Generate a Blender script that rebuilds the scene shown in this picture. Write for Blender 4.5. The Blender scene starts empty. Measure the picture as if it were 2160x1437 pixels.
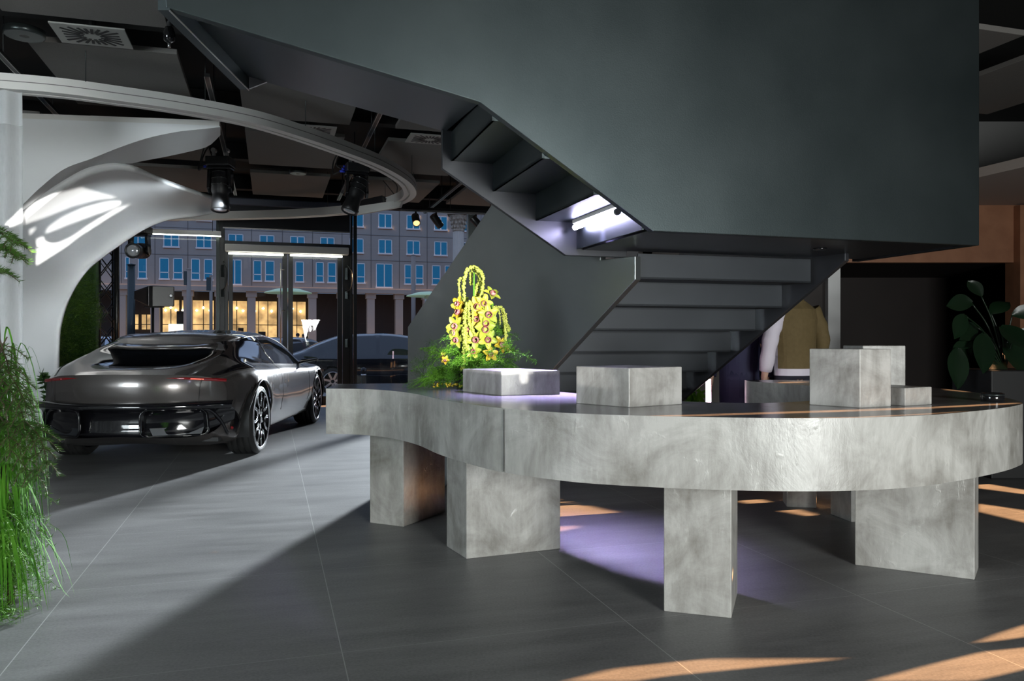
import bpy, math, random
import numpy as np
from mathutils import Vector, Matrix, geometry
from mathutils.bvhtree import BVHTree

SC = bpy.context.scene
COL = SC.collection
random.seed(7)

# ------------------------------------------------------------------ camera
CAMH = 1.2
FPX = 1680.0
cam_d = bpy.data.cameras.new('camera')
cam_d.sensor_width = 36.0
cam_d.lens = 36.0 * FPX / 2160.0
cam_d.clip_end = 400
cam = bpy.data.objects.new('camera', cam_d)
cam.location = (0, 0, CAMH)
cam.rotation_euler = (math.pi / 2, 0, 0)
COL.objects.link(cam)
SC.camera = cam

# ------------------------------------------------------------------ view
vs = SC.view_settings
vs.view_transform = 'Standard'
vs.look = 'None'
vs.gamma = 1.0
vs.exposure = 0.15
vs.use_curve_mapping = False
SC.cycles.use_denoising = True
SC.cycles.caustics_reflective = False
SC.cycles.caustics_refractive = False
SC.cycles.max_bounces = 8
SC.cycles.transparent_max_bounces = 16
SC.cycles.sample_clamp_indirect = 6.0

# ------------------------------------------------------------------ world: blue dusk sky
w = bpy.data.worlds.new('dusk_sky')
SC.world = w
w.use_nodes = True
wn = w.node_tree
wn.nodes.clear()
w_out = wn.nodes.new('ShaderNodeOutputWorld')
w_bg = wn.nodes.new('ShaderNodeBackground')
w_bg.inputs['Color'].default_value = (0.40, 0.54, 0.85, 1)
w_bg.inputs['Strength'].default_value = 0.75
wn.links.new(w_bg.outputs[0], w_out.inputs[0])

# ------------------------------------------------------------------ building axes (floor joints, stairs, shop front follow these)
UX, UY = 0.957, 0.2901
def uv(u, v, h=0.0):
    return Vector((UX * u - UY * v, UY * u + UX * v, h))
def touv(x, y):
    return (UX * x + UY * y, -UY * x + UX * y)
def ray(px, py):
    return Vector(((px - 1080.0) / FPX, 1.0, (718.5 - py) / FPX))
def P(px, py, d):
    """point seen at that place of the photograph, d metres away along the view axis"""
    r = ray(px, py)
    return Vector((r.x * d, d, CAMH + r.z * d))
def G(px, py, h=0.0):
    """the same for a point at height h"""
    d = (CAMH - h) * FPX / (py - 718.5)
    return P(px, py, d)
def onv(px, v):
    """plan point on the plane v=const seen in image column px"""
    r = (px - 1080.0) / FPX
    # x = UX u - UY v ; y = UY u + UX v ; x = r y
    u = v * (r * UX + UY) / (UX - r * UY)
    return u
def hv(py, v, u):
    y = UY * u + UX * v
    return CAMH + (718.5 - py) * y / FPX

# ------------------------------------------------------------------ light
def lamp(name, kind, loc, target=None, energy=100, color=(1, 1, 1), direction=None, **kw):
    d = bpy.data.lights.new(name, kind)
    d.energy = energy
    d.color = color
    for k, val in kw.items():
        setattr(d, k, val)
    o = bpy.data.objects.new(name, d)
    o.location = loc
    dv = Vector(direction) if direction is not None else Vector(target) - Vector(loc)
    o.rotation_euler = dv.to_track_quat('-Z', 'Y').to_euler()
    COL.objects.link(o)
    return o

# low warm evening sun, coming from the right along the shop front
SUN_DIR = Vector((-UX, -UY, -0.245)).normalized()
sun = lamp('evening_sun', 'SUN', (30, 10, 12), direction=SUN_DIR, energy=42.0, color=(1.0, 0.52, 0.24), angle=0.004)
# white glare from across the street, in through the glazed doors
glare = lamp('street_glare', 'SPOT', (5.6, 46, 9.3), target=(-1.65, 7.4, 0), energy=330000, color=(0.88, 0.94, 1.0),
             spot_size=math.radians(6.4), spot_blend=0.9, shadow_soft_size=1.0)
# added spot behind the rear wall, throws patches on the white wall and flowers
REAR = Vector((3.7, -6.3, 0.42))
rear = lamp('patch_spot', 'SPOT', REAR, target=(-5.0, 9.2, 2.55), energy=60000, color=(1.0, 0.97, 0.92),
            spot_size=math.radians(25), spot_blend=1.0, shadow_soft_size=0.003)
# daylight through the window behind the photographer
day_a = lamp('daylight_rear_window', 'AREA', (3.7, -4.0, 1.3), target=(1.3, 3.3, 0.8), energy=215, color=(0.96, 0.99, 0.96),
             shape='RECTANGLE', size=2.6, size_y=1.6, spread=math.radians(95))
fill_b = lamp('left_fill', 'AREA', (-5.8, -1.5, 2.0), target=(-1.8, 8, 1.0), energy=170, color=(0.86, 0.96, 1.0),
             shape='RECTANGLE', size=2.4, size_y=2.0, spread=math.radians(130))  # fill lamp added at the left, no window stands there
# ------------------------------------------------------------------ materials
def mat(name, base=(0.5, 0.5, 0.5), rough=0.5, metal=0.0, spec=0.5, coat=0.0, noise=None, bump=None,
        emit=None, estr=0.0, trans=0.0, alpha=1.0, sub=0.0):
    """noise=(scale, colour2, contrast[, detail]); bump=(scale, strength)"""
    m = bpy.data.materials.new(name)
    m.use_nodes = True
    nt = m.node_tree
    b = nt.nodes['Principled BSDF']
    b.inputs['Base Color'].default_value = (*base, 1)
    b.inputs['Roughness'].default_value = rough
    b.inputs['Metallic'].default_value = metal
    b.inputs['Specular IOR Level'].default_value = spec
    b.inputs['Coat Weight'].default_value = coat
    b.inputs['Coat Roughness'].default_value = 0.04
    b.inputs['Transmission Weight'].default_value = trans
    b.inputs['Alpha'].default_value = alpha
    if emit:
        b.inputs['Emission Color'].default_value = (*emit, 1)
        b.inputs['Emission Strength'].default_value = estr
    tc = None
    def coords():
        nonlocal tc
        if tc is None:
            tc = nt.nodes.new('ShaderNodeTexCoord')
        return tc.outputs['Object']
    if noise:
        n = nt.nodes.new('ShaderNodeTexNoise')
        n.inputs['Scale'].default_value = noise[0]
        n.inputs['Detail'].default_value = noise[3] if len(noise) > 3 else 6
        nt.links.new(coords(), n.inputs['Vector'])
        r = nt.nodes.new('ShaderNodeValToRGB')
        k = noise[2]
        r.color_ramp.elements[0].position = 0.5 - k
        r.color_ramp.elements[1].position = 0.5 + k
        r.color_ramp.elements[0].color = (*base, 1)
        r.color_ramp.elements[1].color = (*noise[1], 1)
        nt.links.new(n.outputs['Fac'], r.inputs['Fac'])
        nt.links.new(r.outputs['Color'], b.inputs['Base Color'])
    if bump:
        n = nt.nodes.new('ShaderNodeTexNoise')
        n.inputs['Scale'].default_value = bump[0]
        n.inputs['Detail'].default_value = 5
        nt.links.new(coords(), n.inputs['Vector'])
        bp = nt.nodes.new('ShaderNodeBump')
        bp.inputs['Strength'].default_value = bump[1]
        bp.inputs['Distance'].default_value = 0.02
        nt.links.new(n.outputs['Fac'], bp.inputs['Height'])
        nt.links.new(bp.outputs['Normal'], b.inputs['Normal'])
    return m

def concrete(name, dark, light, rough=0.4, seed=0.0, bumpk=0.35):
    """trowelled micro-cement: clouds, streaks and ridges"""
    m = bpy.data.materials.new(name)
    m.use_nodes = True
    nt = m.node_tree
    L = nt.links.new
    b = nt.nodes['Principled BSDF']
    b.inputs['Roughness'].default_value = rough
    tc = nt.nodes.new('ShaderNodeTexCoord')
    mp = nt.nodes.new('ShaderNodeMapping')
    mp.inputs['Location'].default_value = (seed, seed * 1.7, seed * 0.6)
    L(tc.outputs['Object'], mp.inputs['Vector'])
    n1 = nt.nodes.new('ShaderNodeTexNoise')
    n1.inputs['Scale'].default_value = 3.2
    n1.inputs['Detail'].default_value = 9
    n1.inputs['Roughness'].default_value = 0.66
    n1.inputs['Distortion'].default_value = 0.7
    L(mp.outputs[0], n1.inputs['Vector'])
    mp2 = nt.nodes.new('ShaderNodeMapping')
    mp2.inputs['Scale'].default_value = (1.0, 1.0, 0.22)
    L(mp.outputs[0], mp2.inputs['Vector'])
    n2 = nt.nodes.new('ShaderNodeTexNoise')
    n2.inputs['Scale'].default_value = 16.0
    n2.inputs['Detail'].default_value = 6
    n2.inputs['Roughness'].default_value = 0.7
    L(mp2.outputs[0], n2.inputs['Vector'])
    vo = nt.nodes.new('ShaderNodeTexVoronoi')
    vo.feature = 'DISTANCE_TO_EDGE'
    vo.inputs['Scale'].default_value = 4.2
    n4 = nt.nodes.new('ShaderNodeTexNoise')
    n4.inputs['Scale'].default_value = 3.0
    n4.inputs['Detail'].default_value = 4
    L(mp.outputs[0], n4.inputs['Vector'])
    mxv = nt.nodes.new('ShaderNodeMix')
    mxv.data_type = 'VECTOR'
    mxv.inputs['Factor'].default_value = 0.42
    L(mp.outputs[0], mxv.inputs[4])
    L(n4.outputs['Color'], mxv.inputs[5])
    L(mxv.outputs[1], vo.inputs['Vector'])
    rr = nt.nodes.new('ShaderNodeMapRange')
    rr.inputs['From Min'].default_value = 0.0
    rr.inputs['From Max'].default_value = 0.035
    rr.inputs['To Min'].default_value = 1.0
    rr.inputs['To Max'].default_value = 0.0
    L(vo.outputs['Distance'], rr.inputs['Value'])
    mask = nt.nodes.new('ShaderNodeMath')
    mask.operation = 'MULTIPLY'
    L(rr.outputs[0], mask.inputs[0])
    rg = nt.nodes.new('ShaderNodeMapRange')
    rg.inputs['From Min'].default_value = 0.54
    rg.inputs['From Max'].default_value = 0.68
    rg.inputs['To Max'].default_value = 0.55
    L(n2.outputs['Fac'], rg.inputs['Value'])
    L(rg.outputs[0], mask.inputs[1])
    add = nt.nodes.new('ShaderNodeMath')
    add.operation = 'MULTIPLY_ADD'
    add.inputs[1].default_value = 0.45
    L(n2.outputs['Fac'], add.inputs[0])
    L(n1.outputs['Fac'], add.inputs[2])
    rp = nt.nodes.new('ShaderNodeValToRGB')
    rp.color_ramp.elements[0].position = 0.54
    rp.color_ramp.elements[1].position = 0.88
    rp.color_ramp.elements[0].color = (*dark, 1)
    rp.color_ramp.elements[1].color = (*light, 1)
    L(add.outputs[0], rp.inputs['Fac'])
    mc = nt.nodes.new('ShaderNodeMix')
    mc.data_type = 'RGBA'
    L(mask.outputs[0], mc.inputs[0])
    L(rp.outputs['Color'], mc.inputs[6])
    mc.inputs[7].default_value = (min(1, light[0] * 1.12), min(1, light[1] * 1.12), min(1, light[2] * 1.11), 1)
    L(mc.outputs[2], b.inputs['Base Color'])
    hs = nt.nodes.new('ShaderNodeMath')
    hs.operation = 'ADD'
    L(add.outputs[0], hs.inputs[0])
    L(mask.outputs[0], hs.inputs[1])
    bp = nt.nodes.new('ShaderNodeBump')
    bp.inputs['Strength'].default_value = bumpk
    bp.inputs['Distance'].default_value = 0.012
    L(hs.outputs[0], bp.inputs['Height'])
    L(bp.outputs['Normal'], b.inputs['Normal'])
    return m

def glass_mat(name, tint=(1, 1, 1), refl=0.10, rough=0.0):
    m = bpy.data.materials.new(name)
    m.use_nodes = True
    nt = m.node_tree
    nt.nodes.clear()
    L = nt.links.new
    out = nt.nodes.new('ShaderNodeOutputMaterial')
    tr = nt.nodes.new('ShaderNodeBsdfTransparent')
    tr.inputs['Color'].default_value = (*tint, 1)
    gl = nt.nodes.new('ShaderNodeBsdfGlossy')
    gl.inputs['Roughness'].default_value = rough
    fr = nt.nodes.new('ShaderNodeLayerWeight')
    fr.inputs['Blend'].default_value = 0.25
    mr = nt.nodes.new('ShaderNodeMapRange')
    mr.inputs['To Min'].default_value = refl
    mr.inputs['To Max'].default_value = 0.8
    L(fr.outputs['Fresnel'], mr.inputs['Value'])
    mx = nt.nodes.new('ShaderNodeMixShader')
    L(mr.outputs[0], mx.inputs[0])
    L(tr.outputs[0], mx.inputs[1])
    L(gl.outputs[0], mx.inputs[2])
    L(mx.outputs[0], out.inputs[0])
    return m

def cloth_sheer(name, col=(0.85, 0.87, 0.88), opacity=0.55):
    m = bpy.data.materials.new(name)
    m.use_nodes = True
    nt = m.node_tree
    nt.nodes.clear()
    L = nt.links.new
    out = nt.nodes.new('ShaderNodeOutputMaterial')
    tr = nt.nodes.new('ShaderNodeBsdfTransparent')
    df = nt.nodes.new('ShaderNodeBsdfDiffuse')
    df.inputs['Color'].default_value = (*col, 1)
    tl = nt.nodes.new('ShaderNodeBsdfTranslucent')
    tl.inputs['Color'].default_value = (*col, 1)
    m1 = nt.nodes.new('ShaderNodeMixShader')
    m1.inputs[0].default_value = 0.4
    L(df.outputs[0], m1.inputs[1])
    L(tl.outputs[0], m1.inputs[2])
    wv = nt.nodes.new('ShaderNodeTexNoise')
    wv.inputs['Scale'].default_value = 60
    mr = nt.nodes.new('ShaderNodeMapRange')
    mr.inputs['To Min'].default_value = opacity - 0.08
    mr.inputs['To Max'].default_value = opacity + 0.08
    L(wv.outputs['Fac'], mr.inputs['Value'])
    m2 = nt.nodes.new('ShaderNodeMixShader')
    L(mr.outputs[0], m2.inputs[0])
    L(tr.outputs[0], m2.inputs[1])
    L(m1.outputs[0], m2.inputs[2])
    L(m2.outputs[0], out.inputs[0])
    return m

def floor_mat():
    m = bpy.data.materials.new('large_stone_tiles')
    m.use_nodes = True
    nt = m.node_tree
    L = nt.links.new
    b = nt.nodes['Principled BSDF']
    geo = nt.nodes.new('ShaderNodeNewGeometry')
    mp = nt.nodes.new('ShaderNodeMapping')
    mp.vector_type = 'TEXTURE'
    mp.inputs['Rotation'].default_value = (0, 0, math.atan2(UY, UX))
    L(geo.outputs['Position'], mp.inputs['Vector'])
    sh = nt.nodes.new('ShaderNodeVectorMath')
    sh.operation = 'ADD'
    sh.inputs[1].default_value = (-0.263 + 1.19 * 20, -3.12 + 1.15 * 20, 0)
    L(mp.outputs[0], sh.inputs[0])
    sp = nt.nodes.new('ShaderNodeSeparateXYZ')
    L(sh.outputs[0], sp.inputs[0])
    def joint(sock, period, wdt):
        md = nt.nodes.new('ShaderNodeMath')
        md.operation = 'PINGPONG'
        md.inputs[1].default_value = period / 2
        L(sock, md.inputs[0])
        lt = nt.nodes.new('ShaderNodeMath')
        lt.operation = 'LESS_THAN'
        lt.inputs[1].default_value = wdt
        L(md.outputs[0], lt.inputs[0])
        return lt.outputs[0]
    jx = joint(sp.outputs['X'], 1.19, 0.0021)
    jy = joint(sp.outputs['Y'], 1.15, 0.0018)
    n1 = nt.nodes.new('ShaderNodeTexNoise')
    n1.inputs['Scale'].default_value = 2.0
    n1.inputs['Detail'].default_value = 10
    n1.inputs['Roughness'].default_value = 0.7
    mp2 = nt.nodes.new('ShaderNodeMapping')
    mp2.inputs['Scale'].default_value = (0.5, 2.2, 1)
    L(sh.outputs[0], mp2.inputs['Vector'])
    L(mp2.outputs[0], n1.inputs['Vector'])
    n2 = nt.nodes.new('ShaderNodeTexNoise')
    n2.inputs['Scale'].default_value = 90
    n2.inputs['Detail'].default_value = 4
    L(geo.outputs['Position'], n2.inputs['Vector'])
    ad = nt.nodes.new('ShaderNodeMath')
    ad.operation = 'MULTIPLY_ADD'
    ad.inputs[1].default_value = 0.5
    L(n2.outputs['Fac'], ad.inputs[0])
    L(n1.outputs['Fac'], ad.inputs[2])
    rp = nt.nodes.new('ShaderNodeValToRGB')
    rp.color_ramp.elements[0].position = 0.45
    rp.color_ramp.elements[1].position = 1.05
    rp.color_ramp.elements[0].color = (0.095, 0.096, 0.098, 1)
    rp.color_ramp.elements[1].color = (0.245, 0.246, 0.246, 1)
    L(ad.outputs[0], rp.inputs['Fac'])
    m1 = nt.nodes.new('ShaderNodeMix')
    m1.data_type = 'RGBA'
    L(jx, m1.inputs[0])
    L(rp.outputs['Color'], m1.inputs[6])
    m1.inputs[7].default_value = (0.36, 0.36, 0.36, 1)
    m2 = nt.nodes.new('ShaderNodeMix')
    m2.data_type = 'RGBA'
    L(jy, m2.inputs[0])
    L(m1.outputs[2], m2.inputs[6])
    m2.inputs[7].default_value = (0.30, 0.30, 0.30, 1)
    L(m2.outputs[2], b.inputs['Base Color'])
    mr = nt.nodes.new('ShaderNodeMapRange')
    mr.inputs['To Min'].default_value = 0.36
    mr.inputs['To Max'].default_value = 0.52
    L(n1.outputs['Fac'], mr.inputs['Value'])
    L(mr.outputs[0], b.inputs['Roughness'])
    bp = nt.nodes.new('ShaderNodeBump')
    bp.inputs['Strength'].default_value = 0.06
    bp.inputs['Distance'].default_value = 0.01
    L(ad.outputs[0], bp.inputs['Height'])
    L(bp.outputs['Normal'], b.inputs['Normal'])
    return m

M = {}
M['floor'] = floor_mat()
M['concrete'] = concrete('microcement', (0.205, 0.195, 0.178), (0.445, 0.438, 0.418), 0.32)
M['concrete_top'] = concrete('microcement_polished', (0.13, 0.127, 0.13), (0.27, 0.265, 0.27), 0.17, 3.0, 0.08)
M['concrete_block'] = concrete('microcement_block', (0.175, 0.165, 0.15), (0.45, 0.44, 0.425), 0.34, 6.0)
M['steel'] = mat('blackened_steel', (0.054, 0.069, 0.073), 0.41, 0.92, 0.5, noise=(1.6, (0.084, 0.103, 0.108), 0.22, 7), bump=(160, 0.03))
M['steel_lit'] = mat('lit_blackened_steel', (0.30, 0.33, 0.335), 0.38, 0.95, 0.5, noise=(1.3, (0.40, 0.43, 0.43), 0.25, 7))  # lighter steel for the left parapet, reflected light put into its colour
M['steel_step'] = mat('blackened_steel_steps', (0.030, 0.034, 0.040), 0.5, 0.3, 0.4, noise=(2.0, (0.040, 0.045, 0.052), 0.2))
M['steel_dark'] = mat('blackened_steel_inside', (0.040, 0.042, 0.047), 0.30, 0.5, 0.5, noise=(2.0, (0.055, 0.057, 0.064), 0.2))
M['white'] = mat('matt_white_paint', (0.80, 0.81, 0.82), 0.55, noise=(3, (0.83, 0.84, 0.85), 0.3))
M['white_gloss'] = mat('satin_white_profile', (0.74, 0.72, 0.69), 0.4)
M['black'] = mat('matt_black', (0.012, 0.012, 0.013), 0.6)
M['black_gloss'] = mat('gloss_black', (0.008, 0.008, 0.009), 0.12, coat=0.5)
M['black_plastic'] = mat('black_plastic', (0.013, 0.013, 0.014), 0.35)
M['void'] = mat('ceiling_black_paint', (0.006, 0.006, 0.006), 0.85)
M['panel'] = mat('grey_acoustic_panel', (0.165, 0.155, 0.145), 0.9, noise=(180, (0.20, 0.19, 0.18), 0.2), bump=(300, 0.1))
M['vent'] = mat('pale_vent_steel', (0.33, 0.33, 0.31), 0.5)
M['alu'] = mat('brushed_aluminium', (0.5, 0.5, 0.5), 0.3, 0.9)
M['dark_metal'] = mat('dark_green_grey_metal', (0.05, 0.06, 0.06), 0.3, 0.7)
M['frame'] = mat('anthracite_door_frame', (0.035, 0.037, 0.04), 0.4, 0.3)
M['wood'] = mat('warm_wood_veneer', (0.30, 0.13, 0.07), 0.45, noise=(5, (0.42, 0.20, 0.11), 0.25, 8))
M['dark_room'] = mat('dark_brown_wall', (0.02, 0.014, 0.013), 0.6, noise=(2, (0.03, 0.02, 0.019), 0.3))
M['plaster'] = mat('pale_plaster', (0.5, 0.44, 0.40), 0.7)
M['grey_wall'] = mat('grey_room_wall', (0.24, 0.24, 0.24), 0.8)
M['glass'] = glass_mat('shop_glass', (0.95, 0.97, 0.97), 0.018)
M['tube_violet'] = mat('violet_white_tube', (1, 1, 1), 0.4, emit=(0.66, 0.62, 1.0), estr=55)
M['tube_pink'] = mat('pink_white_tube', (1, 1, 1), 0.4, emit=(1.0, 0.72, 0.86), estr=14)
M['tube_white'] = mat('white_tube', (1, 1, 1), 0.4, emit=(0.95, 1.0, 0.86), estr=5)
M['lamp_warm'] = mat('warm_lamp_lens', (0.9, 0.6, 0.3), 0.3, emit=(1.0, 0.55, 0.22), estr=1.6)
M['lens'] = mat('lamp_lens', (0.55, 0.57, 0.6), 0.05, 0.4, coat=1.0)
M['blue_plug'] = mat('blue_cable_plug', (0.02, 0.05, 0.6), 0.3)

# ------------------------------------------------------------------ geometry
def setp(o, label=None, cat=None, group=None, kind=None):
    if label: o['label'] = label
    if cat: o['category'] = cat
    if group: o['group'] = group
    if kind: o['kind'] = kind
    return o

WORLD = {}
def thing(name, label, cat, loc=(0, 0, 0), rz=0.0, group=None, world=True):
    """an Empty at the base of a thing; world=True: its parts are given in room coordinates"""
    o = bpy.data.objects.new(name, None)
    o.empty_display_size = 0.1
    o.location = loc
    o.rotation_euler = (0, 0, rz)
    COL.objects.link(o)
    if world:
        WORLD[o.name] = (Matrix.Translation(Vector(loc)) @ Matrix.Rotation(rz, 4, 'Z')).inverted()
    return setp(o, label, cat, group)

def copy_tree(o, parent=None):
    c = o.copy()
    COL.objects.link(c)
    if parent is not None:
        c.parent = parent
    for ch in list(o.children):
        copy_tree(ch, c)
    return c

class MB:
    def __init__(s):
        s.v = []; s.f = []; s.sm = []
    def add(s, verts, faces, smooth=False):
        b = len(s.v)
        s.v += [tuple(p) for p in verts]
        for f in faces:
            s.f.append(tuple(i + b for i in f)); s.sm.append(smooth)
        return s
    def box(s, c, d, rz=0.0, R=None):
        x, y, z = d[0] / 2, d[1] / 2, d[2] / 2
        vs_ = [Vector((a, b, e)) for a in (-x, x) for b in (-y, y) for e in (-z, z)]
        if R is None:
            R = Matrix.Rotation(rz, 3, 'Z')
        vs_ = [R @ p + Vector(c) for p in vs_]
        return s.add(vs_, [(0, 1, 3, 2), (4, 6, 7, 5), (0, 4, 5, 1), (2, 3, 7, 6), (0, 2, 6, 4), (1, 5, 7, 3)])
    def prism(s, poly, z0, z1):
        n = len(poly)
        vs_ = [(p[0], p[1], z0) for p in poly] + [(p[0], p[1], z1) for p in poly]
        fs = [tuple(range(n - 1, -1, -1)), tuple(range(n, 2 * n))]
        fs += [(i, (i + 1) % n, n + (i + 1) % n, n + i) for i in range(n)]
        return s.add(vs_, fs)
    def slab(s, pts, off):
        """solid between a planar polygon and the same polygon moved by off"""
        n = len(pts)
        off = Vector(off)
        a = [Vector(p) for p in pts]
        fs = [tuple(range(n - 1, -1, -1)), tuple(range(n, 2 * n))]
        fs += [(i, (i + 1) % n, n + (i + 1) % n, n + i) for i in range(n)]
        return s.add(a + [p + off for p in a], fs)
    def tube(s, path, r, n=8, cap=True, smooth=True):
        path = [Vector(p) for p in path]
        k = len(path)
        rs = r if hasattr(r, '__len__') else [r] * k
        rings = []
        t0 = (path[1] - path[0]).normalized()
        nrm = t0.orthogonal().normalized()
        for i in range(k):
            t = (path[min(i + 1, k - 1)] - path[max(i - 1, 0)])
            if t.length < 1e-9: t = t0
            t.normalize()
            nrm = (nrm - t * nrm.dot(t))
            if nrm.length < 1e-6: nrm = t.orthogonal()
            nrm.normalize()
            bn = t.cross(nrm)
            rings.append([path[i] + (nrm * math.cos(a) + bn * math.sin(a)) * rs[i] for a in [2 * math.pi * j / n for j in range(n)]])
        vs_ = [p for q in rings for p in q]
        fs = []
        for i in range(k - 1):
            for j in range(n):
                j2 = (j + 1) % n
                fs.append((i * n + j, i * n + j2, (i + 1) * n + j2, (i + 1) * n + j))
        b = len(s.v)
        s.add(vs_, fs, smooth)
        if cap:
            s.f.append(tuple(b + j for j in range(n - 1, -1, -1))); s.sm.append(False)
            s.f.append(tuple(b + (k - 1) * n + j for j in range(n))); s.sm.append(False)
        return s
    def lathe(s, prof, c=(0, 0, 0), R=None, n=24, smooth=True, cap=True):
        """prof = [(radius, z)...] about local Z"""
        R = R or Matrix.Identity(3)
        c = Vector(c)
        vs_ = []
        for r, z in prof:
            for j in range(n):
                a = 2 * math.pi * j / n
                vs_.append(R @ Vector((r * math.cos(a), r * math.sin(a), z)) + c)
        k = len(prof)
        fs = []
        for i in range(k - 1):
            for j in range(n):
                j2 = (j + 1) % n
                fs.append((i * n + j, i * n + j2, (i + 1) * n + j2, (i + 1) * n + j))
        b = len(s.v)
        s.add(vs_, fs, smooth)
        if cap and prof[0][0] > 1e-6:
            s.f.append(tuple(b + j for j in range(n - 1, -1, -1))); s.sm.append(False)
        if cap and prof[-1][0] > 1e-6:
            s.f.append(tuple(b + (k - 1) * n + j for j in range(n))); s.sm.append(False)
        return s
    def grid(s, rows, smooth=True, closed=False):
        k, n = len(rows), len(rows[0])
        vs_ = [p for r in rows for p in r]
        fs = []
        for i in range(k - 1):
            for j in range(n if closed else n - 1):
                j2 = (j + 1) % n
                fs.append((i * n + j, i * n + j2, (i + 1) * n + j2, (i + 1) * n + j))
        return s.add(vs_, fs, smooth)
    def build(s, name, m, parent=None, sharp=0.0, bevel=0.0, solid=0.0, sub=0, off=0.0, segs=2):
        me = bpy.data.meshes.new(name)
        me.from_pydata([tuple(p) for p in s.v], [], s.f)
        me.polygons.foreach_set('use_smooth', s.sm)
        me.validate()
        if sharp:
            me.polygons.foreach_set('use_smooth', [True] * len(me.polygons))
            me.set_sharp_from_angle(angle=math.radians(sharp))
        me.update()
        o = bpy.data.objects.new(name, me)
        COL.objects.link(o)
        if m is not None:
            me.materials.append(M[m] if isinstance(m, str) else m)
        if parent is not None:
            o.parent = parent
            if parent.name in WORLD:
                o.matrix_parent_inverse = WORLD[parent.name]
        if sub:
            md = o.modifiers.new('sub', 'SUBSURF'); md.levels = sub; md.render_levels = sub
        if solid:
            md = o.modifiers.new('solid', 'SOLIDIFY'); md.thickness = solid; md.offset = off
        if bevel:
            md = o.modifiers.new('bevel', 'BEVEL'); md.width = bevel; md.segments = segs; md.limit_method = 'ANGLE'; md.angle_limit = math.radians(40)
        return o

def build_split(mb, name, m, parent=None, **kw):
    """every separate piece of mb becomes a part of its own"""
    par = list(range(len(mb.v)))
    def find(i):
        while par[i] != i:
            par[i] = par[par[i]]; i = par[i]
        return i
    for f in mb.f:
        r = find(f[0])
        for i in f[1:]: par[find(i)] = r
    groups = {}
    for f, s in zip(mb.f, mb.sm): groups.setdefault(find(f[0]), []).append((f, s))
    out = []
    for g in groups.values():
        idx = {}
        q = MB()
        for f, s in g:
            for i in f:
                if i not in idx: idx[i] = len(q.v); q.v.append(mb.v[i])
            q.f.append(tuple(idx[i] for i in f)); q.sm.append(s)
        out.append(q.build(name, m, parent, **kw))
    return out

def struct(name, mb, m, **kw):
    return setp(mb.build(name, m, **kw), kind='structure')

def rot_to(d, up='Z'):
    """rotation taking local Z to direction d"""
    return Vector(d).to_track_quat('Z', 'Y').to_matrix()

def cr(pts, n=8, closed=False):
    """Catmull-Rom through points"""
    pts = [Vector(p) for p in pts]
    out = []
    k = len(pts)
    rng = range(k) if closed else range(k - 1)
    for i in rng:
        if closed:
            p0, p1, p2, p3 = pts[(i - 1) % k], pts[i], pts[(i + 1) % k], pts[(i + 2) % k]
        else:
            p1, p2 = pts[i], pts[i + 1]
            p0 = pts[i - 1] if i > 0 else p1 * 2 - p2
            p3 = pts[i + 2] if i + 2 < k else p2 * 2 - p1
        for j in range(n):
            t = j / n
            out.append(0.5 * ((2 * p1) + (p2 - p0) * t + (2 * p0 - 5 * p1 + 4 * p2 - p3) * t * t + (3 * p1 - p0 - 3 * p2 + p3) * t ** 3))
    if not closed:
        out.append(pts[-1].copy())
    return out
# ================================================================== room shell
VG = 15.25                                   # plane of the shop front
def vline(x, v):                             # y on the plane v at x
    return (v + UY * x) / UX
XL, XR, YB, YF = -9.0, 7.6, -4.3, 10.0
CEIL = 3.95
room = [(XL, YB), (XR, YB), (XR, YF + 2.6), (1.7, YF + 2.6), (1.7, vline(1.7, VG)), (XL, vline(XL, VG))]
struct('floor', MB().prism(room, -0.06, 0.0), 'floor')
struct('ceiling', MB().prism(room, CEIL, CEIL + 0.1), 'void')

def wall_with_holes(name, o, ax, ay, w, h, holes, m, thick):
    """rectangular wall o + a*ax + b*ay with polygonal openings (given in a, b)"""
    ax, ay, o = Vector(ax), Vector(ay), Vector(o)
    vs_ = [(0, 0), (w, 0), (w, h), (0, h)]
    edges = [(0, 1), (1, 2), (2, 3), (3, 0)]
    for hp in holes:
        b = len(vs_)
        vs_ += [tuple(p) for p in hp]
        edges += [(b + i, b + (i + 1) % len(hp)) for i in range(len(hp))]
    rv, re, rf, _, _, _ = geometry.delaunay_2d_cdt([Vector(p) for p in vs_], edges, [], 0, 1e-4)
    def inside(p, poly):
        c = False
        n = len(poly)
        for i in range(n):
            a, b = poly[i], poly[(i + 1) % n]
            if (a[1] > p[1]) != (b[1] > p[1]) and p[0] < (b[0] - a[0]) * (p[1] - a[1]) / (b[1] - a[1]) + a[0]:
                c = not c
        return c
    fs = []
    for f in rf:
        cx = sum(rv[i][0] for i in f) / len(f)
        cy = sum(rv[i][1] for i in f) / len(f)
        if not (0 < cx < w and 0 < cy < h): continue
        if any(inside((cx, cy), hp) for hp in holes): continue
        fs.append(tuple(f))
    mb = MB().add([o + ax * p[0] + ay * p[1] for p in rv], fs)
    ob = mb.build(name, m, solid=thick, off=0)
    return setp(ob, kind='structure')

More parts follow.
